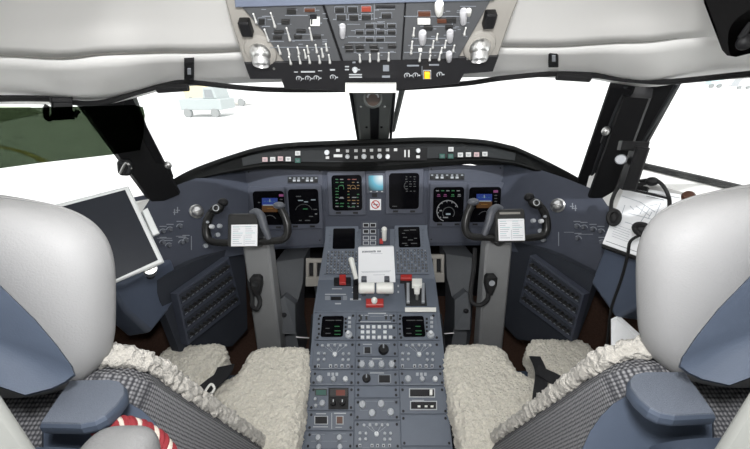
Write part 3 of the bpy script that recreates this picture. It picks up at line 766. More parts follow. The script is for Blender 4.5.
# circuit breaker panels low on each side
def breaker_panel(right):
    fr = FBR if right else FBL; X = lambda x: swap(x, right); dy = -6 if right else 0
    t = thing('circuit_breaker_panel', 'dark blue-grey circuit breaker panel low on the ' + ('right' if right else 'left') + ' foot well wall', 'circuit breaker panel', fr.wp(X(205), 340))
    if right: cor = [(531, 255), (585, 294), (572, 341), (520, 302)]; 
    else: cor = [(176, 294), (228, 257), (240, 303), (187, 345)]
    m = MB(M['panel']); 
    m.poly(fr, [fr.px(*c) for c in cor], -.03, .006, M['panel'], ch=.002); m.build('panel_face', t)
    m = MB(M['rowdark']); m.poly(fr, [fr.px(X(x), y + dy) for x, y in ((160, 283), (200, 262), (250, 243), (253, 330), (238, 347), (186, 353))], -.075, -.034, M['rowdark']); m.build('backing_wall', t)
    A, B, C, D = [V3((*fr.px(*c, .006), 0)) for c in cor]
    def at(i, j): return (A * (1 - i) + B * i) * (1 - j) + (D * (1 - i) + C * i) * j
    for r in range(4):
        j = .14 + r * .235
        q = [at(.04, j - .085), at(.96, j - .085), at(.96, j + .085), at(.04, j + .085)]
        m = MB(M['dark']); m.poly(fr, [(p.x, p.y) for p in q], .006, .009, M['rowdark'], ch=.001); bars = m
        for c in range(12):
            p = at(.08 + c * .076, j); k = MB(M['black'])
            o_ = fr.w(p.x, p.y, .009); k.cyl(o_, o_ + fr.N * .016, .0075, .0065, M['ann'], 8); k.build('circuit_breaker', t)
            p = at(.08 + c * .076, j + .066); bars.box(fr, p.x - .007, p.x + .007, p.y - .0015, p.y + .0015, .009, .0096, M['markdim'])
        bars.build('breaker_row', t)
    return t
breaker_panel(False); breaker_panel(True)
# blue-grey side console boxes under the tablet / chart
for right in (False, True):
    X = lambda x: swap(x, right); dy = -3 if right else 0
    m = MB(M['console'])
    if not right: pts = [(110, 284, 1.0), (128, 283, 1.10), (172, 258, 1.34), (184, 293, 1.36), (150, 334, 1.22), (128, 312, 1.08)]
    else: pts = [(604, 246, 1.24), (650, 262, 1.05), (655, 300, 1.0), (614, 318, 1.10), (590, 283, 1.30)]
    q = [P(*p) for p in pts]; nn = V3((1 if right else -1, .1, -.25)).normalized() * .10
    m.rings([q, [p + nn for p in q]], M['console'])
    o = tag(m.build('side_console'), ('blue-grey console box on the right side wall below the paper chart' if right else 'blue-grey console box on the left side wall below the tablet'), 'console')
    bv = o.modifiers.new('b', 'BEVEL'); bv.width = .015; bv.segments = 3

# ================================================================== overhead panel
oh = thing('overhead_panel', 'grey overhead switch panel with toggles and map lights hanging above the centre post', 'overhead panel', FO.wp(374, 89))
m = MB(M['taupe']); m.ppoly(FO, [(214, -40), (230, 20), (245, 66), (497, 60), (513, 14), (536, -40)], -.075, -.003, M['taupe'], ch=.004); m.build('housing', oh)
m = MB(M['strip'], M['mark'], M['markdim'])
m.ppoly(FO, [(244, 63), (250, 79.5), (281, 79.5), (284.5, 89), (345, 91.5), (400, 90), (459, 84), (464, 74.5), (493, 72), (499, 56)], -.060, .001, M['strip'], ch=.002)
for x0, y0, x1, y1 in ((294, 71.6, 298, 72.2), (318, 70.4, 322, 71), (301, 71, 315, 72.3), (330, 69, 335, 70.4), (352.5, 61.5, 355.5, 63), (345, 66, 349, 67), (345, 69, 349, 70), (349, 74, 362, 75), (349, 76.5, 362, 77.5), (382, 75.5, 390, 77.5), (383, 65, 389, 71), (407, 64.8, 419, 66.2), (429, 64, 439, 65.4), (421.7, 66, 422.3, 75)):
    m.pbox(FO, x0, y0, x1, y1, .001, .002, M['mark'] if y0 > 64 and x0 < 380 else M['markdim'])
m.build('front_strip', oh)
secs = {}
m = MB(M['black']); m.ppoly(FO, [(240, 4), (489, 1), (481, 15), (457, 59), (285, 62), (264, 31)], -.004, .001, M['black']); m.build('base_plate', oh)
for nm, pts in (('switch_panel', [(238, 3), (320.8, 2), (340.6, 61), (284, 61.5), (262, 30)]), ('switch_panel', [(323.3, 2), (404.8, 1), (400.8, 60), (343.3, 61)]), ('switch_panel', [(406.5, 1), (491, -.5), (483, 14), (458, 58.5), (402.5, 60)])):
    m = MB(M['oh'], M['ohedge'], M['markdim'], M['black'])
    m.ppoly(FO, pts, -.003, .005, M['oh'], ch=.001)
    xs = [p[0] for p in pts]; x0, x1 = min(xs), max(xs)
    # engraved outlines and captions
    i = len(secs)
    L_ = {0: [(262, 16, 274, 16.6), (285, 15, 308, 15.6), (262, 26, 270, 26.6), (272, 33.5, 290, 34), (290, 40, 315, 40.5), (270, 47, 330, 47.5), (296, 34, 312, 34.4), (316, 23, 322, 23.5), (268, 41, 284, 41.5)],
          1: [(333, 19, 372, 19.6), (347, 24, 360, 24.4), (348, 36, 396, 36.5), (348, 42, 396, 42.5), (346, 52, 396, 52.5), (374, 3, 374.5, 20), (377, 9, 395, 9.4)],
          2: [(404, 16, 460, 16.6), (412, 38, 450, 38.5), (408, 45, 452, 45.5), (420, 26, 446, 26.4), (404, 52, 456, 52.5), (452, 20, 452.6, 30), (460, 6, 476, 6.5)]}[i]
    for q in L_: m.pbox(FO, *q, .005, .0056, M['markdim'])
    rn = random.Random(i + 5)
    for k in range(34):
        x = rn.uniform(x0 + 14, x1 - 14); y = rn.uniform(9, 56)
        if i == 0 and (x - 240) < (y - 3) * .85 + 8: continue
        if i == 2 and x > 486 - (y) * .6: continue
        m.pbox(FO, x, y, x + rn.uniform(2, 5), y + .6, .005, .0054, M['markdim'])
    o = m.build(nm, oh); secs[i] = o
    lab(o, ('left overhead panel section with tall silver toggles', 'middle overhead panel section with dark push buttons', 'right overhead panel section with pale switch guards')[i])
m = MB(M['ohedge']); m.ppoly(FO, [(232, -32), (510, -32), (494, 1), (405, 3.2), (322, 5.5), (235, 8)], -.003, .012, M['ohedge'], ch=.002); m.build('blue_edge_trim', oh)
UPD = (FO.N * .25 + FO.V * .97).normalized()
def toggle(sec, x, y, h):
    """y = base of the switch as photographed, h = its length in pixels"""
    c = FO.wp(x, y, .005); s = FO.sc(x, y); L = h * s * 1.5
    L *= h / max(1.0, y - proj(c + UPD * L)[1])
    k = MB(M['toggle']); k.cyl(c, c + FO.N * .004, 1.5 * s, m=M['steel'], seg=8)
    k.tube([c + FO.N * .003, c + UPD * L * .5, c + UPD * L], [1.15 * s, .75 * s, .75 * s], M['toggle'], seg=8)
    k.ball(c + UPD * L, 1.0 * s, 1.0 * s, 1.0 * s, M['toggle'], nu=8, nv=6)
    k.build('toggle_switch', sec)
for x, y, h in ((256.5, 22, 8), (275.2, 26, 13), (268.5, 40, 10.5), (290, 39.5, 11.5), (312, 39, 11), (280.5, 53, 7), (289.5, 54, 5), (299, 53, 5.5), (306, 57, 7), (308.5, 52, 6), (317, 51.5, 6.5), (323, 56, 7), (327, 50, 6), (291, 63, 6), (300.5, 62.5, 6), (310, 62, 6), (320, 62, 6), (330, 62, 7)):
    toggle(secs[0], x, y, h)
for x, y, h in ((360, 61, 6), (370, 60.5, 6), (378.5, 60, 6.5), (388.5, 59.5, 6.5)): toggle(secs[1], x, y, h)
for x, y, h in ((413.3, 35, 7), (411.5, 48, 6.5), (436.5, 39, 5), (432.5, 47, 6), (444.5, 47, 6.5), (464, 34, 6), (411, 53, 2.5), (430, 52, 3), (441, 52, 4), (453, 50.5, 5), (419.5, 60, 6), (429.5, 59.5, 4), (439, 59, 6)): toggle(secs[2], x, y, h)
def annun(sec, x0, y0, x1, y1, mm='ann', frame=True, name='push_button'):
    k = MB(M['markdim'], M[mm])
    if frame: k.pbox(FO, x0 - .5, y0 - .5, x1 + .5, y1 + .5, .005, .0066, M['markdim'])
    k.pbox(FO, x0, y0, x1, y1, .006, .010, M[mm], ch=.0008); return k.build(name, sec)
for q in ((287, 8.2, 296, 13.5), (281.5, 19, 290, 23.5), (274, 30, 284, 33), (296.5, 29, 306, 32), (273, 35.5, 282, 38.5), (294, 34.5, 302, 38), (313, 34.5, 321, 38)): annun(secs[0], *q, 'ann', False)
annun(secs[0], 304.5, 8, 315, 11.2, 'annb')
annun(secs[0], 258.5, 18, 265, 24, 'ann')
k = MB(M['white'], M['dark']); k.pbox(FO, 310.5, 16.5, 320, 24.5, .005, .012, M['white'], ch=.001); k.pbox(FO, 310, 14.5, 317, 17, .006, .014, M['dark']); k.pbox(FO, 311, 19, 312.4, 24, .012, .0135, M['dark']); lab(k.build('indicator', secs[0]), 'bright white square indicator')
for x0, y0, mm in ((335, 7, 'ann'), (348, 6.5, 'ann'), (361.5, 6, 'redlit'), (336.5, 14.5, 'ann'), (349, 14.5, 'ann'), (361.5, 14, 'ann')):
    o = annun(secs[1], x0, y0, x0 + 9.5, y0 + 5, mm, True)
    if mm == 'redlit': lab(o, 'push button lit dull red')
annun(secs[1], 381.5, 13, 391.5, 17.5, 'ann'); annun(secs[1], 376, 5.5, 395, 7.2, 'dark', False)
for y0, xs in ((23.5, (365.5, 376.3, 387.5)), (30, (355.5, 366, 376.5, 387.5)), (37.2, (365.5, 376)), (44, (344.5, 355.5, 369.5, 388)), (48.2, (345.5, 356.5, 370.5))):
    for x in xs: annun(secs[1], x, y0, x + 8.2, y0 + 3.4, 'ann', y0 < 44)
annun(secs[2], 418, 11, 430.5, 15.8, 'annb'); k = MB(M['white']); k.pbox(FO, 417.5, 18, 430, 23, .005, .012, M['white'], ch=.001); lab(k.build('indicator', secs[2]), 'bright white bar indicator')
annun(secs[2], 423.5, 25.5, 432.5, 29.5, 'ann', False); annun(secs[2], 437, 18.5, 446.5, 22.5, 'annb', False); annun(secs[2], 445, 25, 453, 29, 'ann', False); annun(secs[2], 446, 17, 456, 22, 'ann', False)
def guard(sec, x, y0, y1, w, mm='clearguard'):
    k = MB(M[mm]); a = FO.wp(x, y1, .008); b = FO.wp(x, y0, .022); s = FO.sc(x, y1)
    k.tube([a, a + (b - a) * .4, b, b + FO.V * .001], [w * .40 * s, w * .5 * s, w * .5 * s, w * .42 * s], M[mm], seg=10); return k.build('switch_guard', sec)
guard(secs[1], 342.5, 26, 37, 6); lab(guard(secs[2], 439.2, 4, 14, 8.5, 'white'), 'chalk white switch guard')
guard(secs[2], 463.5, 11, 23, 7); lab(guard(secs[2], 468.8, 10.5, 15, 5, 'white'), 'short white knob'); guard(secs[2], 422.5, 33, 43, 7.5); guard(secs[2], 450, 32, 41, 6.5); guard(secs[2], 449, 53.5, 60.5, 6)
k = MB(M['white']); k.pbox(FO, 418.3, 48, 422, 50.5, .005, .011, M['white'], ch=.001); k.build('indicator', secs[2])
# knobs on the black strip
for x, y in ((299, 78.6), (308, 78.4), (316.5, 78), (333, 77.2), (355, 69.5), (407, 75.4), (415.3, 75.2), (439.5, 74.4)):
    c = FO.wp(x, y, .001); s = FO.sc(x, y); k = MB(M['strip'], M['mark'])
    arc_(k, FO, x, y, 3.0, 0, 359, .8, .001, M['mark'], 16)
    k.lathe(c, FO.N, [(2.0 * s, 0), (1.8 * s, .008), (1.2 * s, .010)], M['strip'] if x != 355 else M['knobwhite'], 10); k.pbox(FO, x + 2.6, y - .4, x + 5, y + .6, .001, .0016, M['mark'])
    k.pbox(FO, x - .4, y - 1.4, x + .4, y + .6, .0095, .0112, M['mark']); k.build('rotary_knob', oh)
k = MB(M['mark'], M['amber']); k.pbox(FO, 423, 70, 431, 78.6, .001, .003, M['mark']); k.pbox(FO, 423.7, 70.7, 430.3, 77.9, .002, .004, M['strip']); k.pbox(FO, 424.4, 71.4, 429.6, 77.2, .003, .010, M['amber'], ch=.001); lab(k.build('push_button', oh), 'amber lit square push button')
# map lights with their black swivel blocks
for x, y, bx, by, r in ((260.5, 52, 245, 30, 11.5), (479.5, 47, 490.5, 22, 11.5)):
    c = FO.wp(x, y, .0); s = FO.sc(x, y); ax = (FO.N * .8 - FO.V * .6).normalized()
    k = MB(M['metal'], M['chrome'], M['dark'])
    k.lathe(c - ax * .004, ax, [(r * .80 * s, -.01), (r * .86 * s, .004), (r * .86 * s, .012), (r * .74 * s, .014), (r * .74 * s, .030), (r * .66 * s, .034), (r * .60 * s, .028)], M['metal'], 28); 
    k.ball(c, r * .95 * s, r * .95 * s, r * .9 * s, M['chrome'], nv=12)
    lab(k.build('map_light', oh), 'silver eyeball map light')
    k = MB(M['taupe']); k.lathe(c - FO.N * .004, FO.N, [(r * 1.45 * s, 0), (r * 1.3 * s, .006), (r * 1.05 * s, .008)], M['taupe'], 24); k.build('light_rim', oh)
    k = MB(M['black']); k.pbox(FO, bx - 5.5, by - 7, bx + 5.5, by + 8, -.003, .018, M['black'], ch=.003, r=1.5); k.build('light_switch', oh)
for x, y in ((274, 68.5), (467.5, 58.5)):
    c = FO.wp(x, y, .001); k = MB(M['steel']); k.cyl(c, c + FO.N * .002, .003, m=M['steel'], seg=8); k.build('screw', oh)
# white label strip under the overhead panel and the round compass on the post
m = MB(M['white'], M['pale'] if 'pale' in M else M['btn'])
FL_ = Frame(P(371, 87, .835), (0, -.25, 1), U=(1, 0, 0))
m.pbox(FL_, 345.5, 82.5, 396, 91.5, 0, .012, M['white'], ch=.001)
m.pbox(FL_, 347.5, 84, 394, 84.8, .012, .0124, M['btn'])
tag(m.build('label_strip'), 'blank white label strip under the front edge of the overhead panel', 'label')
cpz = thing('standby_compass', 'round standby compass on the centre post below the white label strip', 'compass', P(373, 106, 1.27))
dv = (EYE - P(373, 98, 1.27)).normalized(); c = P(373, 98.5, 1.27); s = 1.27 / F_PX
m = MB(M['black']); m.lathe(c, dv, [(9 * s, -.05), (9.5 * s, 0), (9.5 * s, .012), (7.5 * s, .018), (7.0 * s, .010)], M['post'], 24); m.build('case', cpz)
m = MB(M['compass'], M['mark'])
m.lathe(c + dv * .008, dv, [(7.3 * s, 0), (7.3 * s, .003)], M['compass'], 24)
fx = V3((1, 0, 0)); fy = dv.cross(fx).normalized() * -1
for i in range(9):
    a = math.radians(200 + i * 17.5); p = c + dv * .0115 + (fx * math.cos(a) - fy * -math.sin(a)) * (5.6 * s)
    m.ball(p, .0035, .0012, .005, M['mark'], nu=8, nv=6)
m.build('dial', cpz)
for x in (361, 384.5):
    k = MB(M['chrome']); k.ball(P(x, 106.5, 1.33), .005, .005, .005, M['chrome'], nu=10, nv=8); k.build('screw', cpz)

# ================================================================== centre pedestal
ped = thing('centre_pedestal', 'blue-grey centre pedestal packed with radio panels between the two seats', 'pedestal', (FP.wp(376, 380).x, FP.wp(376, 380).y, 0))
def halfw(y0, xl, xr, fr): 
    return fr.wp(xl, y0), fr.wp(xr, y0)
prof = [halfw(229, 327, 427, FC), halfw(280, 318.5, 435.5, FC), halfw(311, 313.5, 439.5, FT), halfw(343, 311.5, 443, FP), halfw(449, 300.5, 452.5, FP), halfw(475, 298, 456, FP)]
m = MB(M['ped']); rg = []
for l, r in prof:
    rg.append([l, r, V3((r.x, r.y, max(.02, r.z - .12))), V3((r.x * .96, r.y, .001)), V3((l.x * .96, l.y, .001)), V3((l.x, l.y, max(.02, l.z - .12)))])
m.rings(rg, M['ped']); m.build('body', ped, 20)
# dark side cheeks
for i, x in ((0, 'l'), (1, 'r')):
    k = MB(M['dark'])
    sg = -1 if i == 0 else 1
    a = [p[i] for p in prof[2:]]
    k.rings([[q + V3((sg * .001, 0, -.012)), q + V3((sg * .012, 0, -.02)), q + V3((sg * .012, 0, -.30)), q + V3((sg * .001, 0, -.30))] for q in a], M['dark']); k.build('side_rail', ped)

def knob(par, fr, x, y, r, h, n0, mm='knobgrey', cap='mark', pointer=True, name='knob'):
    c = fr.wp(x, y, n0); s = fr.sc(x, y) * r; k = MB(M[mm])
    k.lathe(c, fr.N, [(s, 0), (s, h * .55), (s * .82, h), (s * .5, h)], M[mm], 12)
    if pointer: k.box(Frame(c, fr.V, U=fr.U), -s * .14, s * .14, 0, s * .85, h * .9, h + .001, M[cap])
    return k.build(name, par)
NP = .006
def module(name, pts, label=None, mm='ped2', fr=FP, screws=True):
    k = MB(M[mm], M['dark'], M['markdim']); k.ppoly(fr, pts, 0, NP, M[mm], ch=.0012)
    if screws:
        (x0, y0), (x1, _), (x2, y2), (x3, _) = pts
        for x, y in ((x0 + 3, y0 + 3), (x1 - 3, y0 + 3), (x2 - 3, y2 - 3), (x3 + 3, y2 - 3)):
            c = fr.wp(x, y, NP); k.cyl(c, c + fr.N * .002, 1.3 * fr.sc(x, y), m=M['dark'], seg=8)
    return k, label, name
def done(kk):
    k, label, name = kk; o = k.build(name, ped)
    if label: lab(o, label)
    return o
def cap_(k, x0, y0, x1, y1, m='markdim', fr=FP): k.pbox(fr, x0, y0, x1, y1, NP, NP + .0006, M[m])
gL = lambda y: 316.5 - (y - 315) * .088
gA = lambda y: 356.3 - (y - 315) * .020
gB = lambda y: 397 + (y - 315) * .030
gR = lambda y: 437 + (y - 315) * .118
def colq(c, y0, y1):
    l, r = {'L': (gL, gA), 'C': (gA, gB), 'R': (gB, gR)}[c]; e = .35
    return [(l(y0) + e, y0 + e), (r(y0) - e, y0 + e), (r(y1) - e, y1 - e), (l(y1) + e, y1 - e)]

# radio tuning units with screens
for c, sx0, sx1, kx in (('L', 321.5, 343.5, 349), ('R', 402.5, 424.5, 431)):
    kk = module('radio_tuning_unit', colq(c, 312.5, 341), ('left' if c == 'L' else 'right') + ' radio tuning unit with black screen'); k = kk[0]
    o = done(kk)
    s_ = MB(M['screen']); s_.pbox(FP, sx0, 316.3, sx1, 337, NP, NP + .004, M['screen'], ch=.0008, r=2.2); s_.build('screen', o)
    d = MB(M['e_green']); n = NP + .0042
    for x, y, w, mm in ((sx0 + 4, 320, 9, 'e_grey'), (sx0 + 14, 320, 6, 'e_grey'), (sx0 + 13, 326, 5, 'e_green'), (sx0 + 13, 330.5, 6, 'e_green'), (sx0 + 13, 334, 6, 'e_green'), (sx0 + 4, 328, 4, 'e_grey'), (sx0 + 4, 333, 5, 'e_grey')):
        d.pbox(FP, x, y, x + w, y + .7, n, n + .0004, M[mm])
    d.build('screen_symbols', o)
    for i in range(4):
        q = MB(M['ped']); q.pbox(FP, sx0 - 3.6, 318 + i * 5, sx0 - 1.6, 320 + i * 5, NP, NP + .003, M['dark'], ch=.0005); q.build('line_key', o)
        q = MB(M['ped']); q.pbox(FP, sx1 + 1.2, 318 + i * 4, sx1 + 3.2, 320 + i * 4, NP, NP + .003, M['dark'], ch=.0005); q.build('line_key', o)
    for i in range(3): 
        q = MB(M['knobgrey']); q.pbox(FP, kx - .8, 317 + i * 4.3, kx + 2.0, 319.6 + i * 4.3, NP, NP + .005, M['knobgrey'], ch=.0006); q.build('button', o)
    knob(o, FP, kx - .4, 335, 3.8, .008, NP, 'knobgrey', pointer=False); knob(o, FP, kx - .6, 334, 2.1, .020, NP, 'knobwhite', pointer=False)
# audio panels
def audio(c, y0, y1, x0, cx, full=True):
    kk = module('audio_panel', colq(c, y0, y1)); k = kk[0]; sy = (y1 - y0) / 29.0
    for dx, dy in ((-10, -8), (-5.5, -8.5), (4.5, -8.5), (10, -8)):
        a = FP.px(cx, y0 + 13.5 * sy); b = FP.px(cx + dx, y0 + (13.5 + dy) * sy)
        pts = [(a[0] - .0006, a[1]), (a[0] + .0006, a[1]), (b[0] + .0006, b[1]), (b[0] - .0006, b[1])]; k.poly(FP, pts, NP, NP + .0006, M['mark'])
    for i in range(3): cap_(k, cx - 17 + i * 2, y0 + 10.4 * sy, cx - 16 + i * 2, y0 + 11 * sy)
    cap_(k, cx - 8, y0 + 2 * sy, cx + 10, y0 + 2.5 * sy); cap_(k, cx - 17, y0 + 27.3 * sy, cx + 14, y0 + 27.8 * sy)
    o = done(kk)
    spots = [(-12.5, 4.5), (-6.5, 4.3), (-.2, 4), (5.5, 4.3), (11, 4.2), (-16.5, 12.5), (-10.5, 12.8), (8.2, 12.8), (14, 12.8), (-16.5, 18.8), (-10.8, 18.5), (8, 18.8), (13.5, 18.8)]
    for dx, dy in spots: knob(o, FP, cx + dx, y0 + dy * sy, 1.5, .008, NP, 'knobgrey', pointer=False)
    knob(o, FP, cx, y0 + 13.5 * sy, 2.3, .012, NP, 'knobwhite')
    for i, dx in enumerate((-16.5, -4.5, 1, 7, 13)):
        q = MB(M['mark'], M['dark']); q.pbox(FP, cx + dx - 1.4, y0 + 23.4 * sy, cx + dx + 1.4, y0 + 26.6 * sy, NP, NP + .004, M['mark'] if i % 2 else M['knobgrey'], ch=.0006); q.pbox(FP, cx + dx - .7, y0 + 24.4 * sy, cx + dx + .7, y0 + 26 * sy, NP + .004, NP + .0048, M['dark']); q.build('button', o)
audio('L', 341.5, 370, 313, 335); audio('R', 341.5, 370, 398, 419); audio('C', 421, 449.5, 350, 376.5)
# L3 / R3 three knob strips
for c, k1, k2, k3 in (('L', 319.8, 333.5, 345.5), ('R', 408, 422, 435)):
    kk = module('light_control_panel', colq(c, 370.5, 386)); k = kk[0]
    for i in range(3): cap_(k, k2 - 6 + i * 4, 372.6, k2 - 3.4 + i * 4, 375.8, 'knobgrey')
    cap_(k, k1 - 4, 384, k3 + 4, 384.5)
    o = done(kk)
    for x, r in ((k1, 3.4), (k2, 2.6), (k3, 2.6)):
        arc_q = knob(o, FP, x, 379.3, r, .012, NP, 'knobgrey' if x != k3 else 'knobwhite')
M['reddim'] = mat('dim_red_readout', (0.10, 0.02, 0.012), 0.4, emit=(0.35, 0.05, 0.02), es=0.12)
# transponder panel with red and green readouts
kk = module('transponder_panel', colq('L', 386.5, 411), 'panel with a red and a green readout'); k = kk[0]
k.pbox(FP, 328.5, 388, 348.5, 409.5, NP, NP + .003, M['black'], ch=.0008); cap_(k, 314.5, 388, 327, 388.5); cap_(k, 313.5, 404, 320, 404.5)
o = done(kk)
q = MB(M['ann'], M['green_d']); q.pbox(FP, 315, 389, 327, 395.5, NP, NP + .003, M['ann']); q.pbox(FP, 316, 390, 326, 395, NP + .003, NP + .0034, M['green_d']); q.build('readout', o)
q = MB(M['ann'], M['redlit']); q.pbox(FP, 330, 388.8, 347.5, 396.5, NP + .003, NP + .005, M['ann']); q.pbox(FP, 336, 390, 345, 395.5, NP + .005, NP + .0055, M['reddim']); lab(q.build('readout', o), 'dull red lit readout')
for x, y, r in ((315.5, 399.5, 1.6), (322.5, 403.5, 3.0), (316, 406, 1.6)): knob(o, FP, x, y, r, .012, NP)
for x in (333.5, 342.5): knob(o, FP, x, 403, 2.9, .012, NP + .003, 'black', 'knobwhite'); 
kk = module('switch_panel', colq('L', 411.5, 431), 'panel with two white framed square guards'); k = kk[0]
for x0, x1 in ((314.5, 328), (336, 343.5)):
    k.pbox(FP, x0, 416, x1, 424.5, NP, NP + .002, M['mark']); k.pbox(FP, x0 + .8, 416.8, x1 - .8, 423.7, NP + .001, NP + .006, M['annb'] if x0 > 330 else M['dark'], ch=.0008)
for q in ((316, 413.3, 326, 414.2), (334, 412.8, 346, 413.8), (313, 426.5, 328, 427.2), (335.5, 427, 342, 427.6), (331.5, 413, 332, 429)): cap_(k, *q, 'mark')
done(kk)
kk = module('rotary_panel', colq('L', 431.5, 449.5)); k = kk[0]; cap_(k, 312, 434, 325, 434.5); cap_(k, 333, 433.6, 346, 434); cap_(k, 311, 441, 347, 441.4)
o = done(kk)
for x in (318.5, 339.5): knob(o, FP, x, 438, 2.8, .014, NP); knob(o, FP, x + .6, 447, 2.6, .012, NP)
# centre column
kk = module('dimmer_panel', colq('C', 312.5, 324)); k = kk[0]; cap_(k, 368, 312.9, 386, 313.9, 'mark')
for x in (361, 366.5, 386, 391): k.pbox(FP, x - 1, 316.5, x + 1, 319.5, NP, NP + .004, M['ann']); cap_(k, x - 2, 315, x + 2, 315.5, 'mark')
cap_(k, 360, 321.5, 391, 322, 'mark'); cap_(k, 370, 316, 384, 316.5); done(kk)
kk = module('button_panel', colq('C', 324.5, 341), 'panel with rows of white square buttons'); o = done(kk)
for r in range(3):
    for c_ in range(6):
        if r == 1 and c_ in (3, 5): continue
        x = 362.5 + c_ * 5.6; y = 327.2 + r * 5.2; q = MB(M['knobwhite']); q.pbox(FP, x - 1.7, y - 1.5, x + 1.7, y + 1.5, NP, NP + .006, M['knobwhite'], ch=.0008); q.build('button', o)
kk = module('rudder_trim_panel', colq('C', 341.5, 357), 'panel with a large black round knob'); k = kk[0]
k.pbox(FP, 363.5, 347, 371.5, 354, NP, NP + .003, M['markdim']); cap_(k, 363, 344, 372, 344.6, 'mark'); cap_(k, 378, 343.5, 390, 344)
o = done(kk); q = MB(M['dark']); q.pbox(FP, 364.6, 347.8, 370.4, 353.4, NP, NP + .008, M['dark'], ch=.001); q.build('switch', o); knob(o, FP, 383.5, 350, 5.2, .020, NP, 'black', 'markdim')
kk = module('temperature_panel', colq('C', 357.5, 370.5)); k = kk[0]; cap_(k, 372, 358.4, 382, 359.2, 'mark')
for x in (362, 371, 381.5, 391.5): cap_(k, x - 2, 360.6, x + 2, 361.2, 'mark')
o = done(kk)
for x in (362, 371.5, 381.5, 391.5): knob(o, FP, x, 365.2, 3.3, .014, NP, 'knobgrey')
kk = module('passenger_oxygen_panel', colq('C', 371, 386)); k = kk[0]; cap_(k, 370, 372.6, 384, 373.4, 'mark'); cap_(k, 378, 383.4, 390, 383.9)
k.pbox(FP, 378, 374.6, 391, 383, NP, NP + .003, M['markdim']); k.pbox(FP, 379, 375.4, 390, 382.4, NP + .003, NP + .006, M['dark'], ch=.0006)
o = done(kk); knob(o, FP, 366.5, 378.5, 4.2, .010, NP, 'black', 'markdim')
done(module('blank_plate', colq('C', 386.5, 398.5), mm='ped'))
kk = module('cabin_pressure_panel', colq('C', 399, 420.5)); k = kk[0]
for q in ((357, 401, 394, 401.4), (360, 410, 368, 410.4), (382, 410, 390, 410.4)): cap_(k, *q)
o = done(kk)
for x, y in ((362.5, 405), (381, 404.5), (372, 413.5), (390.5, 412.5)): knob(o, FP, x, y, 3.6, .014, NP, 'knobgrey')
# right column
kk = module('switch_panel', colq('R', 386.5, 414.5), 'panel with two black switch strips'); k = kk[0]
for y0, x0, x1 in ((389.5, 410, 434), (402, 411, 436)):
    k.pbox(FP, x0 - 1, y0 - 1, x1 + 1, y0 + 8, NP, NP + .002, M['mark']); k.pbox(FP, x0, y0, x1, y0 + 7, NP + .001, NP + .004, M['dark'])
cap_(k, 412, 400, 424, 400.6, 'mark')
o = done(kk)
q = MB(M['white']); q.pbox(FP, 429.5, 390, 432.2, 395.5, NP + .004, NP + .012, M['white'], ch=.001); q.build('switch', o)
for x in (419, 426, 432): q = MB(M['white']); q.pbox(FP, x - 1.4, 405.6, x + 1.4, 407.4, NP + .004, NP + .008, M['white'], ch=.0006); q.build('switch', o)
done(module('blank_plate', colq('R', 415, 446.5), mm='ped')); done(module('blank_plate', colq('R', 447, 462), mm='ped', screws=False)); done(module('blank_plate', colq('L', 450, 462), mm='ped', screws=False)); done(module('blank_plate', colq('C', 450, 462), mm='ped', screws=False))

# thrust quadrant
k = MB(M['ped'], M['mark'], M['dark']); k.ppoly(FT, [(320, 274), (434, 273), (439, 311), (314.5, 311.5)], -.004, .006, M['ped'], ch=.002)
for q in ((325, 294, 346, 294.8), (332, 288.5, 342, 289.2), (335, 303.2, 341, 304.2), (336, 274, 353, 275.2), (397.5, 273, 413, 274.2), (397.5, 285, 399, 287), (397.5, 291, 399, 293), (352, 287, 354, 288), (352, 292, 354, 293), (350, 298.5, 361, 300.2)): k.pbox(FT, *q, .006, .0068, M['mark'])
for x0, x1 in ((325, 330), (343, 347)): k.pbox(FT, x0, 296, x1, 300, .006, .0068, M['markdim'])
k.pbox(FT, 331, 297.2, 341, 300.2, .006, .009, M['dark']); k.pbox(FT, 353, 280, 358.5, 300, .006, .0075, M['dark'])
k.ppoly(FT, [(404, 283), (425, 283), (427, 306), (406, 306)], .006, .009, M['glare2']); k.build('quadrant_plate', ped)
for xs in ((406.5, 409.5), (421.5, 424.5)):
    k = MB(M['knobgrey']); k.pbox(FT, xs[0], 285, xs[1], 304, .006, .022, M['knobgrey'], ch=.003); lab(k.build('slot_rail', ped), 'pale slot rail of the flap lever')
# flap lever (right) and spoiler lever (left)
k = MB(M['white'], M['steel']); a = FT.wp(417, 300, .006); b = FT.wp(417, 291, .050)
k.tube([a, b], .006, M['steel'])
for (w0, w1, y0, y1) in ((5.0, 5.0, 279.5, 286.5), (3.2, 2.4, 286.5, 292.5)):
    k.poly(FT, [FT.px(417 - w0, y0, .05), FT.px(417 + w0, y0, .05), FT.px(417 + w1, y1, .05), FT.px(417 - w1, y1, .05)][::-1], .040, .058, M['white'], ch=.003)
lab(k.build('flap_lever', ped), 'white T-shaped flap lever')
k = MB(M['white'], M['dark']); a = FT.wp(356, 284, .01); b = FT.wp(356.2, 279, .045); c = FT.wp(351.2, 259.5, .12)
k.tube([a, b], .008, M['dark']); k.tube([b, b * .5 + c * .5, c], [.010, .0115, .014], M['white'], seg=12); k.ball(c, .014, .010, .012, M['white'], nu=12, nv=8); lab(k.build('spoiler_lever', ped), 'slanting cream-white lever stick')
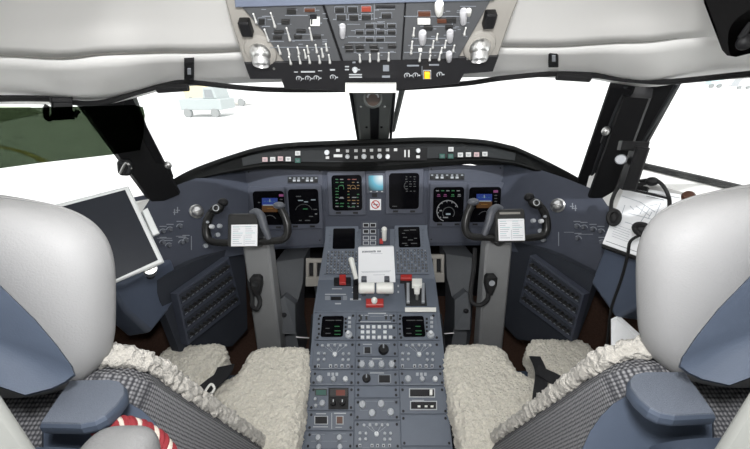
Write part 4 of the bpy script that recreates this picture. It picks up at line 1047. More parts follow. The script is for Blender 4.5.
# thrust levers
for x0, x1, xs in ((358.8, 374.6, 364), (376.4, 393.5, 387)):
    k = MB(M['dark'], M['white'])
    a = FT.wp(xs, 296, .0); b = FT.wp(xs - 1, 284, .055)
    k.tube([a, b], [.012, .012], M['footgrey'], seg=8)
    k.box(Frame(FT.wp(xs, 282, .062), (0, 1, 0), U=(1, 0, 0)), -.012, .012, 0, .03, -.012, .016, M['yokegrey'], ch=.004)
    o = k.build('thrust_lever', ped)
    k = MB(M['white']); s = FT.sc(x0, 288, .06); A = FT.wp(x0, 288, .06); B = FT.wp(x1, 288, .06); r = 5.6 * s
    k.lathe(A, B - A, [(r * .82, 0), (r, .004), (r, (B - A).length - .004), (r * .82, (B - A).length)], M['white'], 20); lab(k.build('lever_grip', o), 'white cylindrical grip')
k = MB(M['red']); k.pbox(FT, 366, 301, 383.5, 307.5, .006, .022, M['red'], ch=.003); lab(k.build('fuel_cutoff_guard', ped), 'red block behind the white thrust levers')
k = MB(M['white']); k.ball(FT.wp(374.3, 300.5, .045), 3 * FT.sc(374, 300), 3 * FT.sc(374, 300), 3.6 * FT.sc(374, 300), M['white']); k.cyl(FT.wp(374.3, 303, .01), FT.wp(374.3, 301, .04), .005, m=M['white']); lab(k.build('reverser_knob', ped), 'small white ball knob')
k = MB(M['dark'], M['red']); k.pbox(FT, 334, 276.5, 351, 286, .006, .014, M['dark'], ch=.002); k.pbox(FT, 339.5, 276.5, 346, 285, .014, .028, M['red'], ch=.003); k.build('guarded_switch', ped)
k = MB(M['dark'], M['red']); k.pbox(FT, 400, 276.5, 412, 283.5, .006, .012, M['dark'], ch=.002); k.pbox(FT, 400.5, 276.5, 412, 280.5, .012, .026, M['red'], ch=.003); k.build('guarded_switch', ped)
m = MB(M['white']); m.pbox(FT, 405, 307.8, 436, 312, .007, .009, M['white']); tag(m.build('label_strip'), 'blank white label strip on the pedestal below the flap lever', 'label')
# booklet leaning in front of the thrust levers
a, b, c, d = FC.wp(358.5, 283, .03), FC.wp(395.5, 282, .03), FC.wp(392, 246.5, .022), FC.wp(359.8, 247.5, .022)
FBK = Frame((a + b) / 2, (c + d) / 2 - (a + b) / 2, U=(b - a))
bk = thing('checklist_booklet', 'white printed booklet leaning on the pedestal behind the thrust levers', 'booklet', (a + b) / 2)
W_ = (b - a).length / 2; H_ = ((c + d) / 2 - (a + b) / 2).length
m = MB(M['paper'], M['ink_light'], M['ink'])
m.box(FBK, -W_, W_, 0, H_, -.006, .002, M['paper'])
m.box(FBK, -W_ * .95, W_ * .95, H_ * .96, H_ * 1.04, -.008, -.002, M['knobgrey'])
rn = random.Random(11); x = -W_ * .78
for i in range(15):
    if i in (11,): x += .006; continue
    w = .0035 + rn.random() * .002; m.box(FBK, x, x + w, H_ * .84, H_ * (.89 if i != 9 else .90), .002, .0024, M['ink']); x += w + .0018
for y, x0, x1 in ((.80, -.3, .35), (.30, -.85, .8), (.275, -.8, .7), (.20, -.2, .45)): m.box(FBK, W_ * x0, W_ * x1, H_ * y, H_ * y + .0018, .002, .0024, M['ink_light'])
m.build('pages', bk)

# ================================================================== control yokes and columns
YT = math.radians(28)
def yoke(right):
    side = 'right' if right else 'left'
    sg = -1 if right else 1
    C = P(506.5, 229, 1.35) if right else P(246.5, 233.5, 1.35)
    fr = Frame(C, (0, math.sin(YT), math.cos(YT)), U=(1, 0, 0))
    s = 1.35 / F_PX
    ref = Frame(P(246.5, 233.5, 1.35), (0, math.sin(YT), math.cos(YT)), U=(1, 0, 0))
    def q(x, y, n=0.0):          # position on the wheel from the left yoke, mirrored for the right
        u, v = ref.px(x, y, n); return fr.w(u * sg, v, n)
    cx = sg * .004 + C.x
    colx = P(260, 255, 1.52).x; colx = colx if not right else P(493, 250, 1.52).x
    t = thing('control_yoke', side + ' black control yoke on its grey floor column', 'control yoke', (colx, 1.34, 0))
    # column
    m = MB(M['column']); tp = P(259 if not right else 496, 246, 1.50); bt = P(272.5 if not right else 487, 352, 1.72)
    d = (bt - tp); bt2 = tp + d * ((tp.z - .005) / (tp.z - bt.z))
    rg = []
    for p, w, dd in ((tp + V3((0, 0, .03)), .054, .035), (tp, .058, .04), (bt2, .060, .05)):
        rg.append([p + V3((x * w, y * dd, 0)) for x, y in ((-1, -.8), (-.85, -1), (.85, -1), (1, -.8), (1, .8), (.85, 1), (-.85, 1), (-1, .8))])
    m.rings(rg, M['column']); m.build('column', t)
    # shaft and hub
    m = MB(M['yokeblk']); m.cyl(tp + V3((0, 0, .02)), q(247, 236, -.02), .030, .026, m=M['yokeblk'], seg=14); m.build('shaft', t)
    m = MB(M['yokeblk'], M['beige']); u0, v0 = ref.px(229.5, 214); u1, v1 = ref.px(259.5, 214); _, v2 = ref.px(245, 247)
    ua, ub = sorted((u0 * sg, u1 * sg)); m.rr(fr, ua, ub, v2, v0, .012, -.05, .016, M['clip'], ch=.004)
    if right: m.box(fr, ua + .02, ub - .02, v0 - .022, v0 - .014, .016, .019, M['beige'])
    m.build('hub', t)
    # the two horns
    m = MB(M['yokeblk'])
    m.tube([q(238, 242, -.005), q(226, 243, 0), q(212, 241.5, .004), q(206.8, 236, .006), q(206.5, 226, .010), q(208.5, 218, .016), q(212, 212, .022)], [.014, .0145, .015, .0165, .0165, .016, .015], M['yokeblk'], seg=12, smooth=4)
    lab(m.build('horn', t), 'outboard horn with switches')
    m = MB(M['yokeblk'])
    m.tube([q(254, 242, -.005), q(266, 241.5, 0), q(281, 240, .004), q(287, 235, .006), q(287.5, 226, .010), q(285, 217, .014), q(281, 209, .018)], [.014, .0145, .015, .016, .0165, .016, .015], M['yokeblk'], seg=12, smooth=4)
    m.build('horn', t)
    m = MB(M['yokegrey']); 
    m.tube([q(250, 213, .01), q(256, 211.5, .012), q(261, 216, .014), q(264, 226, .012), q(268, 236, .006), q(270, 240, .002)], [.008, .014, .017, .016, .013, .010], M['yokegrey'], seg=12, smooth=4); lab(m.build('hand_rest', t), 'curved grey inner hand rest')
    m = MB(M['blue']); m.ball(q(279, 205.5, .022), .024, .015, .020, M['yokegrey'], ax=(fr.U, fr.V, fr.N)); lab(m.build('grip_cap', t), 'flat grey cap on the inboard horn')
    # switch head on the outboard horn
    m = MB(M['yokeblk']); m.ball(q(217, 209, .022), .030, .020, .024, M['yokeblk'], ax=((fr.U * sg + fr.V * .5).normalized(), (fr.V - fr.U * sg * .5).normalized(), fr.N))
    m.ball(q(223, 202.5, .018), .020, .018, .018, M['black']); m.build('switch_head', t)
    for x, y, r, mm in ((214.5, 207.5, .008, 'knobgrey'), (209.5, 216, .0065, 'red' if right else 'annb'), (211, 226.5, .009, 'knobwhite'), (219, 226, .009, 'knobgrey'), (207.5, 222, .006, 'knobgrey')):
        m = MB(M[mm]); c = q(x, y, .034 if y < 215 else .026); m.lathe(c - fr.N * .012, fr.N, [(r, 0), (r, .012), (r * .7, .016)], M[mm], 12); m.build('switch_button', t)
    m = MB(M['mark']); c = q(216, 208, .045); 
    m.rings([[c + (fr.U * math.cos(a) + fr.V * math.sin(a)) * rr_ + fr.N * h for a in [2 * PI * i / 16 for i in range(16)]] for rr_, h in ((.013, 0), (.013, .002), (.010, .002), (.010, 0))], M['mark'], cap=False); m.build('trim_ring', t)
    # chart card clipped to the hub: lies on it, so a thing of its own
    e = 1 if right else 0
    A0 = (498, 219) if right else (231.3, 224.8); B0 = (525, 240.5) if right else (257.2, 246)
    cd = MB(M['paper'], M['ink_light'], M['ccyan'])
    u0, v1 = fr.px(*A0, .02); u1, v0 = fr.px(*B0, .02)
    cd.box(fr, u0, u1, v0, v1, .018, .020, M['paper']); W = u1 - u0; H = v1 - v0
    rn = random.Random(4)
    for i in range(9):
        y = v1 - H * (.12 + i * .095)
        for x0, x1 in ((.06, .46), (.54, .95)):
            cd.box(fr, u0 + W * x0, u0 + W * (x0 + (x1 - x0) * (.5 + .5 * rn.random())), y, y + .0022, .020, .0203, M['ink_light'] if i % 3 else M['ccyan'])
    cd.box(fr, u0 + W * .05, u0 + W * .95, v1 - H * .10, v1 - H * .085, .020, .0203, M['ink_light']); cd.box(fr, u0 + W * .49, u0 + W * .505, v0 + H * .05, v0 + H * .5, .020, .0203, M['ink_light'])
    tag(cd.build('chart_card'), 'white printed chart card clipped on the hub of the ' + side + ' yoke', 'chart card', 'chart cards on the yokes')
    return t
M['ccyan'] = mat('pale_cyan_print', (0.42, 0.62, 0.64), 0.8)
yoke(False); yoke(True)

# hand microphones hung on the columns
def microphone(right):
    mx, my = ((490, 284) if right else (257, 285)); dpt = 1.50
    sd = 'right' if right else 'left'
    c = P(mx, my, dpt); fr = Frame(c, (0, .15, 1), N=(0.0, -1, .15))
    t = thing('hand_microphone', 'black hand microphone hung on the ' + sd + ' yoke column', 'microphone', c - V3((0, 0, .06)))
    m = MB(M['rubber']); s = dpt / F_PX
    pts = [(-5.6, 8), (-3.5, 10.5), (3.5, 10.5), (5.8, 8), (5.6, 0), (3.4, -7), (2.2, -11), (-2.2, -11), (-3.4, -7), (-5.6, 0)]
    m.poly(fr, [(x * s, y * s) for x, y in pts], -.014, .022, M['rubber'], ch=.007); m.build('body', t)
    k = MB(M['glare2']); k.lathe(fr.w(0, 3.2 * s, .022), fr.N, [(3.0 * s, 0), (2.7 * s, .003), (2.2 * s, .002)], M['knobgrey'] if right else M['glare2'], 16); k.build('grille', t)
    m = MB(M['rubber'])
    if right: pts = [P(488.5, 294, 1.50), P(487, 300, 1.49), P(480, 305, 1.48), P(472, 302, 1.50), P(471, 290, 1.52), P(474, 268, 1.53), P(475, 248, 1.54)]
    else: pts = [P(258, 295, 1.50), P(260, 302, 1.48), P(257, 309, 1.47), P(252.5, 306, 1.48), P(252, 296, 1.50), P(249, 280, 1.53), P(248.5, 250, 1.54)]
    m.tube(pts, .010, M['rubber'], smooth=6, seg=8); lab(m.build('coiled_cord', t), 'black coiled microphone cord')
microphone(False); microphone(True)

# ================================================================== foot wells
def footwell(right):
    X = lambda x: swap(x, right); sd = 'right' if right else 'left'; dy = -4 if right else 0
    sg = -1 if right else 1
    # rudder pedal bracket beside the pedestal
    fr = Frame(P(X(316), 271 + dy, 1.74), (0, .30, 1), U=(1, 0, 0))
    t = thing('rudder_pedal', 'slotted grey metal rudder pedal between the ' + sd + ' column and the pedestal', 'rudder pedal', fr.wp(X(316), 284 + dy))
    m = MB(M['beige'])
    def bx(x0, y0, x1, y1, n0, n1, mm): 
        a, b = sorted((X(x0), X(x1))); m.pbox(fr, a, y0 + dy, b, y1 + dy, n0, n1, M[mm], ch=.002)
    bx(306.5, 258, 325, 262, 0, .02, 'beige'); bx(306.5, 276, 325, 285, 0, .025, 'beige'); bx(306.5, 262, 309.5, 276, 0, .02, 'beige'); bx(314, 262, 317.5, 276, 0, .02, 'beige'); bx(322.5, 262, 325, 276, 0, .02, 'beige')
    m.build('pedal_plate', t)
    m = MB(M['dark']); bx(307, 259, 324.5, 284, -.02, -.001, 'dark'); m.build('backing', t)
    a = fr.wp(X(316), 283 + dy, -.01); m = MB(M['steel']); m.tube([a, V3((a.x, a.y + .12, .004))], .014, M['footgrey']); m.build('pedal_arm', t)
    # curved grey fairing over the rudder linkage
    pA = [P(X(x), y + dy, z) for x, y, z in ((275, 262, 1.86), (304, 258, 1.90), (303, 282, 1.84), (297, 304, 1.78), (296.5, 335, 1.74), (279, 336, 1.72), (277, 300, 1.76))]
    pA = pA[:5] + [V3((pA[4].x, pA[4].y + .02, .003)), V3((pA[5].x, pA[5].y + .02, .003))] + pA[5:]
    m = MB(M['footgrey']); nn = V3((0, .20, -.03))
    m.rings([pA, [p + nn for p in pA]], M['footgrey'])
    t2 = thing('rudder_fairing', 'grey rudder linkage fairing beside the ' + sd + ' column', 'fairing', V3((P(X(286), 320, 1.65).x, 1.5, max(.002, min(p.z for p in pA)))))
    m.build('shell', t2)
    pB = [P(X(x), y + dy, z) for x, y, z in ((279, 301, 1.70), (284, 296, 1.71), (295, 304, 1.73), (295.5, 334, 1.70), (280, 334, 1.68))]
    m = MB(M['column']); m.rings([pB, [p + V3((0, .05, -.01)) for p in pB]], M['footgrey']); lab(m.build('lower_cover', t2), 'lighter grey lower cover')
    m = MB(M['dark']); c = P(X(284), 315 + dy, 1.69); m.ball(c, .014, .012, .012, M['dark'], nu=10, nv=8); m.build('latch', t2)
    m = MB(M['steel']); m.tube([P(X(296), 337 + dy, 1.60), P(X(309), 338 + dy, 1.62)], .004, M['steel'], seg=6); m.build('rod', t2)
footwell(False); footwell(True)

# ================================================================== pilot seats
L_ = V3((0, -.412, .911))
def seat(right):
    mir = right; sd = 'right' if right else 'left'
    sx = 1 if right else -1
    t = thing('pilot_seat', sd + ' pilot seat with big grey headrest and curly sheepskin cushions', 'seat', (sx * .55, .75, 0))
    B = lambda mb, name, sharp=35: mb.build(name, t, sharp, mir)
    FH = Frame((0, 0, .455), (0, 1, 0), U=(1, 0, 0))       # cushion plane (left seat coordinates, mirrored for the right)
    # base and pan
    m = MB(M['blue']); m.rr(FH, -.80, -.27, .42, 1.02, .05, -.20, -.125, M['blue'], ch=.01)
    m.rr(FH, -.70, -.40, .52, .92, .03, -.40, -.20, M['dark'], ch=.01); m.rr(FH, -.74, -.36, .46, .98, .03, -.455, -.40, M['footgrey'], ch=.01); B(m, 'seat_base')
    # sheepskin seat cushion with the U-shaped cut-out
    out = [(-.255, .50), (-.250, .80), (-.262, 1.04), (-.30, 1.068), (-.47, 1.068), (-.522, 1.04), (-.532, .93), (-.60, .88), (-.655, .86), (-.66, .50)]
    m = MB(M['fleece']); m.poly(FH, out, -.115, -.010, M['fleece'], ch=.03); o = B(m, 'sheepskin_cushion'); fluff(o)
    out = [(-.66, .50), (-.66, .86), (-.605, .95), (-.612, 1.05), (-.66, 1.095), (-.86, 1.09), (-.885, 1.05), (-.89, .50)]
    m = MB(M['fleece']); m.poly(FH, out, -.115, -.012, M['fleece'], ch=.03); o = B(m, 'sheepskin_cushion'); fluff(o)
    # backrest
    FB = Frame((0, .684, .405), L_, U=(-1, 0, 0)); 
    m = MB(M['fleeceb']); m.rr(FB, .340, .80, -.02, .765, .07, -.020, .010, M['fleeceb'], ch=.008); o = B(m, 'sheepskin_back'); fluff(o, .0045, .020, .008)
    m = MB(M['weave']); m.rr(FB, .334, .80, -.04, .755, .06, -.140, -.014, M['weave'], ch=.02); B(m, 'backrest')
    m = MB(M['blue']); m.rr(FB, .327, .80, -.10, .80, .05, -.185, -.125, M['blue'], ch=.012); B(m, 'back_shell')
    # grey lower side panel and arm rest (folded behind the back)
    m = MB(M['bluetex'], M['blue'])
    A4 = [(38, 425, .345), (55, 400, .385), (69, 380.5, .42), (110, 379.5, .425), (121, 381.5, .42), (126, 387, .41), (126, 395, .395), (118, 406, .375), (106, 417, .357), (95, 423, .35), (80, 426, .345)]
    tp = [P(x, y, z) for x, y, z in A4]
    zc = sum(p.z for p in tp) / len(tp); tp = [V3((p.x, p.y, p.z)) for p in tp]
    cen = sum(tp, V3((0, 0, 0))) / len(tp)
    ins = [cen + (p - cen) * .95 for p in tp]
    m.rings([[cen + (p - cen) * .96 - V3((0, 0, .015)) for p in tp], [p - V3((0, 0, .011)) for p in tp], [p - V3((0, 0, .004)) for p in tp], [p for p in ins]], M['blue'])
    m.rings([[p for p in ins], [cen + (p - cen) * .93 + V3((0, 0, .002)) for p in tp]], M['bluetex']); lab(B(m, 'armrest', 20), 'blue-grey textured armrest pad')
    m = MB(M['blue'])
    ring = [P(*q) for q in ((40, 428, .40), (100, 404, .425), (127, 401, .43), (142, 409, .43), (155, 421, .43), (167, 437, .43), (178, 460, .43), (185, 500, .43), (40, 500, .39))]
    cen = sum(ring, V3((0, 0, 0))) / len(ring); aw = (cen - EYE).normalized() * .05
    m.rings([[p + aw for p in ring], [p + aw * .25 for p in ring], [cen + (p - cen) * .96 for p in ring]], M['blue'])
    lab(B(m, 'armrest_hinge'), 'blue-grey armrest hinge housing')
    # head rest
    hz = V3((.16, .22, .96)).normalized(); hy = hz.cross(V3((1, 0, 0))).normalized(); hx = (hy.cross(hz).normalized(), hy, hz)
    hc = V3((-.532, .372, 1.196)); 
    m = MB(M['leather']); m.ball(hc, .173, .062, .130, M['leather'], e=.75, ax=hx, nu=56, nv=40, e2=.52); lab(B(m, 'headrest', 60), 'big grey leather headrest')
    k = MB(M['seam'])
    for a0 in (22, 142):
        ca, sa = math.cos(math.radians(a0)), math.sin(math.radians(a0))
        pts = []
        for i in range(61):
            f = math.radians(-88 + 176 * i / 60); cz = math.cos(f) ** .52; sz = math.copysign(abs(math.sin(f)) ** .52, f)
            for sg2 in ((1,) if a0 == 22 else ()):
                pts.append(hc + (hx[0] * (.168 * cz * ca ** .75) + hx[1] * (.062 * cz * sa ** .75) + hx[2] * (.130 * sz)) * 1.006)
        if pts: k.tube(pts, .0018, M['seam'], seg=6)
    B(k, 'piping')
    # blue plastic shell behind the headrest
    m = MB(M['blue'])
    ring = [P(*q) for q in ((77, 376, .375), (74, 367, .372), (58, 345, .367), (36, 319, .360), (0, 284, .348), (-80, 205, .33), (-190, 130, .35), (-330, 150, .34), (-330, 400, .31), (-80, 390, .325), (0, 388, .340), (27, 397, .350), (54, 390, .364), (68, 383, .371))]
    cen = sum(ring, V3((0, 0, 0))) / len(ring); aw = (cen - EYE).normalized() * .03
    m.rings([[cen + (p - cen) * .97 + aw * 1.4 for p in ring], [p + aw for p in ring], [p + aw * .2 for p in ring], [cen + (p - cen) * .97 for p in ring], [cen + (p - cen) * .6 - aw * .1 for p in ring], [cen + (p - cen) * .1 - aw * .15 for p in ring]], M['blue']); B(m, 'headrest_shell')
    # harness
    m = MB(M['belt'])
    if right:
        m.ribbon([P(750 - 531, 361, 1.25), P(750 - 537, 378, 1.18), P(750 - 534, 405, 1.085), P(750 - 531, 445, .97)], (1, 0, 0), .040, .004, M['belt'], 6)
        m.ribbon([P(750 - 533, 374, 1.18), P(750 - 545, 381, 1.16), P(750 - 560, 390, 1.12), P(750 - 575, 400, 1.08)], (0, 1, .2), .042, .004, M['belt'], 6)
    else:
        m.ribbon([P(226, 366, 1.25), P(221, 376, 1.19), P(206, 388, 1.14), P(193, 397, 1.10)], (1, .4, 0), .060, .004, M['belt'], 6)
    lab(B(m, 'seat_belt'), 'black seat belt webbing')
    if not right:
        m = MB(M['chrome']); a = P(209, 391, 1.09); m.tube([a + V3((-.012, 0, 0)), a + V3((0, .018, .01)), a + V3((.014, .008, .0)), a + V3((.004, -.016, -.004)), a + V3((-.012, 0, 0))], .004, M['white'], seg=6, smooth=4); lab(B(m, 'belt_buckle'), 'small white and silver buckle')
        m = MB(M['leather_d']); m.ball(P(112, 467, .335), .036, .036, .026, M['leather_d'], e=.6, nu=32, nv=20, e2=.7); lab(B(m, 'armrest_end'), 'dark grey leather pad'); 
    return t
TX = bpy.data.textures.new('curl', 'CLOUDS'); TX.noise_scale = .012; TX.noise_depth = 2
TX2 = bpy.data.textures.new('lumps', 'CLOUDS'); TX2.noise_scale = .06; TX2.noise_depth = 1
def fluff(o, vox=.0045, st=.019, st2=.012):
    r = o.modifiers.new('remesh', 'REMESH'); r.mode = 'VOXEL'; r.voxel_size = vox; r.use_smooth_shade = True
    sm = o.modifiers.new('smooth', 'SMOOTH'); sm.factor = .6; sm.iterations = 6
    d2 = o.modifiers.new('lumps', 'DISPLACE'); d2.texture = TX2; d2.strength = st2; d2.mid_level = .5
    d = o.modifiers.new('curl', 'DISPLACE'); d.texture = TX; d.strength = st; d.mid_level = .5
seat(False); seat(True)
M['ropered'] = mat('rope_dark_red', (.20, .012, .018), .75, bump=.5, bscale=900); M['ropewhite'] = mat('rope_cream', (.50, .44, .38), .8, bump=.5, bscale=900)
# twisted red and white rope behind the left seat
m = MB(M['ropewhite'], M['ropered'])
ctr = [P(98, 436, .37), P(110, 429, .375), P(122, 426.5, .38), P(138, 430, .385), P(152, 438, .385), P(163, 449, .385), P(172, 464, .38)]
cp_, _ = catmull(ctr, [1] * len(ctr), 10)
for st in range(6):
    pts = []
    for i, p in enumerate(cp_):
        d = (cp_[min(i + 1, len(cp_) - 1)] - cp_[max(i - 1, 0)]).normalized(); a_ = d.cross(V3((0, 0, 1))).normalized(); b_ = d.cross(a_)
        w = i * .26 + st * PI / 3; pts.append(p + (a_ * math.cos(w) + b_ * math.sin(w)) * .0072)
    m.tube(pts, .0043 if st % 3 else .0036, M['ropered'] if st % 3 else M['ropewhite'], seg=8)
tag(m.build('twisted_rope'), 'red and white twisted rope lying behind the left seat armrest', 'rope')

# ================================================================== left tablet, right chart and headset
tq = [P(57, 203.5, .86), P(128.5, 185.5, .96), P(164.5, 262, .98), P(112, 284, .88)]
ux = (tq[1] - tq[0]); vy = ((tq[0] - tq[3]) + (tq[1] - tq[2])) / 2
FTb = Frame((tq[0] + tq[1] + tq[2] + tq[3]) / 4, vy, U=ux.normalized() if abs(ux.normalized().dot(vy.normalized())) < .02 else (ux - vy * (ux.dot(vy) / vy.dot(vy))).normalized())
tb = thing('tablet_computer', 'white-framed tablet with a dark screen mounted beside the left seat', 'tablet', (tq[2] + tq[3]) / 2)
loc = [FTb.px(*q) for q in ((112, 284), (164.5, 262), (128.5, 185.5), (55, 204))]
cen = (sum(p[0] for p in loc) / 4, sum(p[1] for p in loc) / 4)
m = MB(M['frame_w']); m.poly(FTb, loc, -.020, 0, M['frame_w'], ch=.004); m.build('frame', tb)
m = MB(M['tabscreen']); m.poly(FTb, [FTb.px(*q) for q in ((112, 281), (158, 260), (125, 190), (61, 207))], 0, .002, M['tabscreen']); m.build('screen', tb)
m = MB(M['frame_w'], M['ccyan']); m.poly(FTb, [FTb.px(*q) for q in ((153, 236), (159.5, 233.5), (147.5, 208), (142, 211))], -.018, .004, M['frame_w'], ch=.002)
m.build('side_clip', tb)
m = MB(M['steel'], M['black']); c = P(150, 268, .98); m.cyl(c, c + V3((-.05, .06, -.05)), .018, m=M['steel']); m.tube([c + V3((-.05, .06, -.05)), c + V3((-.10, .12, -.10))], .014, M['black']); m.build('mount_arm', tb)

cq = [P(625, 186, 1.22), P(686, 196, 1.06), P(660, 262, .98), P(602.5, 243.5, 1.16)]
FCh = Frame(sum(cq, V3((0, 0, 0))) / 4, (cq[0] + cq[1]) / 2 - (cq[2] + cq[3]) / 2, U=(((cq[1] - cq[0]) + (cq[2] - cq[3])) / 2).normalized())
ch = thing('paper_chart', 'white printed airport chart clipped on the right side wall below the headset', 'chart', (cq[2] + cq[3]) / 2)
m = MB(M['paper'], M['ink_light'], M['ink'])
m.poly(FCh, [FCh.px(*q) for q in ((602.5, 243.5), (660, 264), (690, 196), (625, 185.5))], -.004, 0, M['paper'])
def cl_(x0, y0, x1, y1, mm='ink_light', w=.0012):
    a = V3((*FCh.px(x0, y0), 0)); b = V3((*FCh.px(x1, y1), 0)); d = (b - a).normalized(); pn = V3((-d.y, d.x, 0)) * w
    m.poly(FCh, [((a - pn).x, (a - pn).y), ((b - pn).x, (b - pn).y), ((b + pn).x, (b + pn).y), ((a + pn).x, (a + pn).y)], 0, .0005, M[mm])
for q in ((622, 196, 640, 202), (640, 202, 655, 212), (628, 213, 662, 222), (636, 206, 650, 216), (645, 205, 640, 214), (650, 206, 658, 204), (652, 212, 648, 219), (630, 206, 634, 210), (625, 222, 655, 232), (619, 222, 625, 205), (640, 223, 650, 208), (655, 216, 661, 203)): cl_(*q)
for i in range(6): cl_(612 + i * .4, 236 - i * 2.4, 628 + i * .5, 242 - i * 2.4, 'ink_light', .0007)
for q in ((629, 189, 680, 198), (606, 241, 640, 253), (646, 196, 664, 200)): cl_(*q, 'ink', .0008)
m.build('sheet', ch)
m = MB(M['black']); m.poly(FCh, [FCh.px(*q) for q in ((600.5, 246), (662, 267.5), (661, 262), (602.5, 242.5))], -.016, -.004, M['black'], ch=.002); m.build('clipboard', ch); m = MB(M['black']); m.poly(FCh, [FCh.px(*q) for q in ((623, 187), (648, 192), (649, 188), (625, 183))], -.012, .008, M['black'], ch=.002); m.build('clip', ch)
# small black holder on the pillar
hl = thing('pillar_bracket', 'black bracket with a silver knob on the right windscreen pillar above the chart', 'bracket', P(627, 188, 1.20))
m = MB(M['black']); c = P(633.5, 170, 1.03); m.box(Frame(c, (0.05, 0, 1), N=(-.35, -1, .1)), -.018, .018, -.062, .070, -.03, .022, M['black'], ch=.006); m.build('holder', hl)
m = MB(M['glare2']); c = P(633.5, 146, 1.02); m.box(Frame(c, (0, 0, 1), N=(-.35, -1, .2)), -.035, .035, -.014, .014, -.02, .015, M['black'], ch=.003)
m.build('bracket_plate', hl)
m = MB(M['steel']); c = P(621, 159.5, 1.03); m.lathe(c, (EYE - c), [(.014, -.03), (.016, 0), (.013, .006)], M['knobgrey'], 14); m.build('knob', hl)
# headset hung on the chart
hs = thing('headset', 'black headset with two ear cups hanging over the paper chart', 'headset', P(640, 240, 1.02))
for x, y, tt in ((613.8, 217.5, 1.12), (643, 230, 1.0)):
    c = P(x, y, tt); ax = (EYE - c).normalized(); X_ = ax.cross(V3((0, 0, 1))).normalized(); Y_ = X_.cross(ax)
    A_ = (X_ * .9 + Y_ * .35).normalized(); B_ = ax.cross(A_).normalized()
    if y < 225: A_, B_ = (X_ * .15 + Y_).normalized(), (X_ - Y_ * .15).normalized()
    m = MB(M['rubber']); m.ball(c, .030, .022, .018, M['rubber'], ax=(A_, B_, ax), nu=24, nv=12)
    k_ = c + ax * .016; m.tube([k_ + A_ * (.022 * math.cos(a)) + B_ * (.015 * math.sin(a)) for a in [2 * PI * i / 20 for i in range(21)]], .007, M['rubber'], seg=8)
    m.build('ear_cup', hs)
m = MB(M['rubber']); m.tube([P(611, 211, 1.13), P(612, 200, 1.15), P(618, 188, 1.14), P(628, 183, 1.12), P(640, 184.5, 1.08), P(652, 181, 1.05)], .006, M['rubber'], smooth=5); m.tube([P(640, 181, 1.08), P(655, 180, 1.04), P(664, 187, 1.02), P(669, 198, 1.01), P(669.5, 207, 1.0)], .0055, M['rubber'], smooth=5); m.tube([P(632, 190, 1.09), P(650, 194, 1.05), P(667, 198, 1.01)], .004, M['rubber'], smooth=5)
m.ball(P(652, 181.5, 1.045), .018, .016, .014, M['rubber']); m.build('headband', hs)
m = MB(M['rubber']); m.tube([P(638, 236, 1.0), P(630, 242, 1.0), P(627.5, 256, 1.02), P(621, 280, 1.06), P(611, 310, 1.12), P(607, 345, 1.18)], .0042, M['rubber'], smooth=8); lab(m.build('cord', hs), 'thin black cord')
m = MB(M['annb']); c = P(688.5, 197.5, .97); m.lathe(c, (-.6, -.4, .6), [(.016, -.01), (.016, .012), (.012, .018)], M['annb'], 16); tag(m.build('sill_knob'), 'small brown knob on the white sill beside the right headrest', 'knob')
# folded sheet stuck beside the right seat
a, b, c_, d = P(611, 319, 1.10), P(616, 316.5, 1.10), P(655, 352, .96), P(611, 350, 1.06)
m = MB(M['paper'], M['ink_light']); m.rings([[a, b, c_, d], [p + V3((.014, .006, 0)) for p in (a, b, c_, d)]], M['paper'])
m.rings([[p * .9 + (a + b + c_ + d) / 4 * .1 + V3((-.004, -.006, .0)) for p in (a, b, c_, d)], [p * .9 + (a + b + c_ + d) / 4 * .1 + V3((.004, 0, 0)) for p in (a, b, c_, d)]], M['paper'])
tag(m.build('folded_papers'), 'white folded papers stuck between the right wall and the right seat', 'papers')

# ================================================================== visors, hooks, clips on the header
sv = thing('sun_visor', 'smoked green translucent sun visor hanging in front of the left side window', 'sun visor', P(60, 168, .80))
vq = [P(-90, 110, .70), P(-20, 108, .74), P(40, 107.5, .80), P(100, 106, .92), P(134, 105, 1.0), P(143, 107, 1.015), P(145, 115, 1.02), P(143.5, 135, 1.03), P(140, 150, 1.03), P(110, 155, .97), P(40, 163, .83), P(0, 168.5, .77), P(-90, 180, .70)]
m = MB(M['tint']); vn = V3((-.004, .003, 0)); m.rings([vq, [p + vn for p in vq]], M['tint']); m.build('visor_panel', sv)
m = MB(M['black'])
fr = Frame(P(62, 107, .86), (0, 0, 1), N=(.75, -.65, 0))
m.pbox(fr, 51, 97, 73, 103, -.01, .012, M['black'], ch=.003); m.pbox(fr, 52, 101, 73, 117, -.008, .010, M['black'], ch=.003)
m.tube([fr.wp(53, 116, .004), fr.wp(49, 119.5, .006), fr.wp(46.2, 116, .008), fr.wp(46, 109, .008), fr.wp(48, 105.5, .008)], .006, M['black'], smooth=4)
m.tube([fr.wp(52, 118, .004), fr.wp(74, 117, .004)], .0065, M['black']); m.tube([fr.wp(74, 117, .004), fr.wp(78, 110, .004)], .006, M['black']); m.build('visor_clip', sv)
sv2 = thing('sun_visor', 'near-black sun visor folded up in the top right corner below the ceiling', 'sun visor', P(730, 58, .55))
vq = [P(700, -30, .52), P(704, 3, .53), P(722, 50, .56), P(727, 55.5, .565), P(736, 57, .56), P(752, 53, .54), P(800, 46, .50), P(800, -30, .46)]
m = MB(M['black']); m.rings([vq, [p + V3((.002, .003, .006)) for p in vq]], M['tintdark']); m.build('visor_panel', sv2)
m = MB(M['black']); m.ball(P(745, 42, .535), .012, .010, .012, M['black'], nu=12, nv=8); m.tube([P(741, 38, .535), P(752, 22, .52)], .005, M['black']); m.build('pivot', sv2)
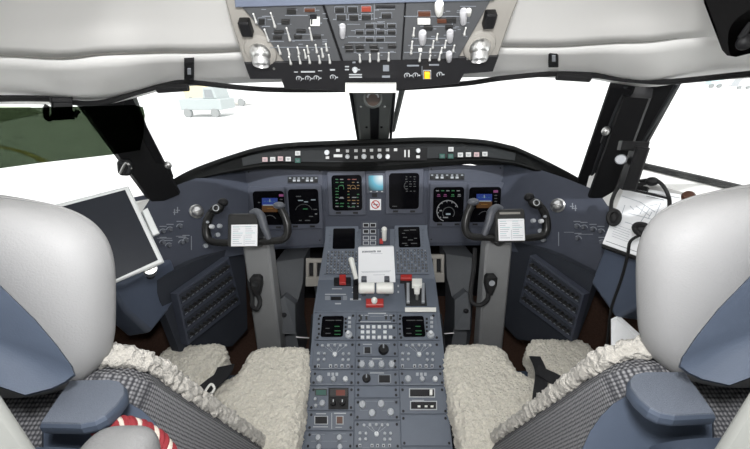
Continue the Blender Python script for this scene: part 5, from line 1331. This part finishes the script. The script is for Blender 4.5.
def hclip(label, cx, cy, bx0, by0, bx1, by1, tt):
    t = thing('header_clip', label, 'clip', P(cx, cy, tt))
    m = MB(M['black']); fr = Frame(P(cx, cy, tt), (0, -.22, .12), U=(1, 0, 0)); m.pbox(fr, cx - 5, cy - 11, cx + 5, cy + 8, -.004, .012, M['black'], ch=.003); m.build('strap', t)
    k = MB(M['knobgrey']); k.pbox(fr, cx - 1.5, cy - 5, cx + 2, cy + 1, .012, .014, M['knobgrey'], ch=.0005); k.build('emblem', t)
    m = MB(M['rubber']); m.tube([P(bx0, by0, tt + .05), P(bx1, by1, tt + .05)], .0105, M['rubber'], seg=8); m.build('pad', t)
hclip('black strap clip on the left window header', 189, 73, 157.5, 89.5, 188, 87.5, .95)
hclip('black strap clip on the right window header', 553.5, 60, 557, 76.5, 590, 78.5, .95)
for (x, y, tt, sd, dx) in ((168, 165, 1.36, 'left', 1), (606, 131, 1.2, 'right', -1)):
    m = MB(M['steel']); c = P(x, y, tt - .03); m.ball(c, .014, .012, .016, M['steel'], nu=14, nv=10); m.tube([c, P(x + 4 * dx, y + 12, tt)], .006, M['black'])
    lab(m.build('knob', PIL_L if sd == 'left' else PIL_R), 'small silver knob')
m = MB(M['black'], M['glare2']); fr = Frame(P(124, 168, 1.17), (.2, 0, 1), N=(.5, -1, .1)); m.pbox(fr, 117, 160, 131, 176, -.02, .006, M['black'], ch=.004, r=4); m.tube([fr.wp(120, 174, .012), fr.wp(126, 163, .02), fr.wp(131, 169, .014)], .004, M['steel'], smooth=4); m.tube([fr.wp(119, 162, .014), fr.wp(130, 166, .018), fr.wp(128, 174, .014)], .005, M['glare2']); m.build('fitting', PIL_L)

# repeats carry a common group
tops = {}
for o in list(COL.objects):
    if o.parent is None and 'category' in o: tops.setdefault(o.name.split('.')[0], []).append(o)
for k, l in tops.items():
    if len(l) > 1:
        for o in l:
            if 'group' not in o: o['group'] = k.replace('_', ' ') + 's of the flight deck'

# ================================================================== light
w = bpy.data.worlds.new('sky'); SC.world = w; w.use_nodes = True
bg = w.node_tree.nodes['Background']; bg.inputs[0].default_value = (1.0, 1.0, 1.0, 1); bg.inputs[1].default_value = 1.25
sun = bpy.data.objects.new('sun', bpy.data.lights.new('sun', 'SUN')); COL.objects.link(sun)
sun.data.energy = 3.5; sun.data.angle = math.radians(2); sun.rotation_euler = (math.radians(40), 0, math.radians(14))
la = bpy.data.objects.new('dome_light', bpy.data.lights.new('dome_light', 'AREA')); COL.objects.link(la)  # unseen area lamp added just above the camera, standing in for its flash
la.data.shape = 'DISK'; la.data.size = .12; la.data.energy = 10.5; la.location = (0.0, .03, 1.62)
la.rotation_euler = (math.radians(66), 0, 0)
SC.view_settings.view_transform = 'Standard'; SC.view_settings.look = 'None'; SC.view_settings.gamma = 1; SC.view_settings.use_curve_mapping = False
SC.view_settings.exposure = 0.0
SC.cycles.max_bounces = 10; SC.cycles.transparent_max_bounces = 12
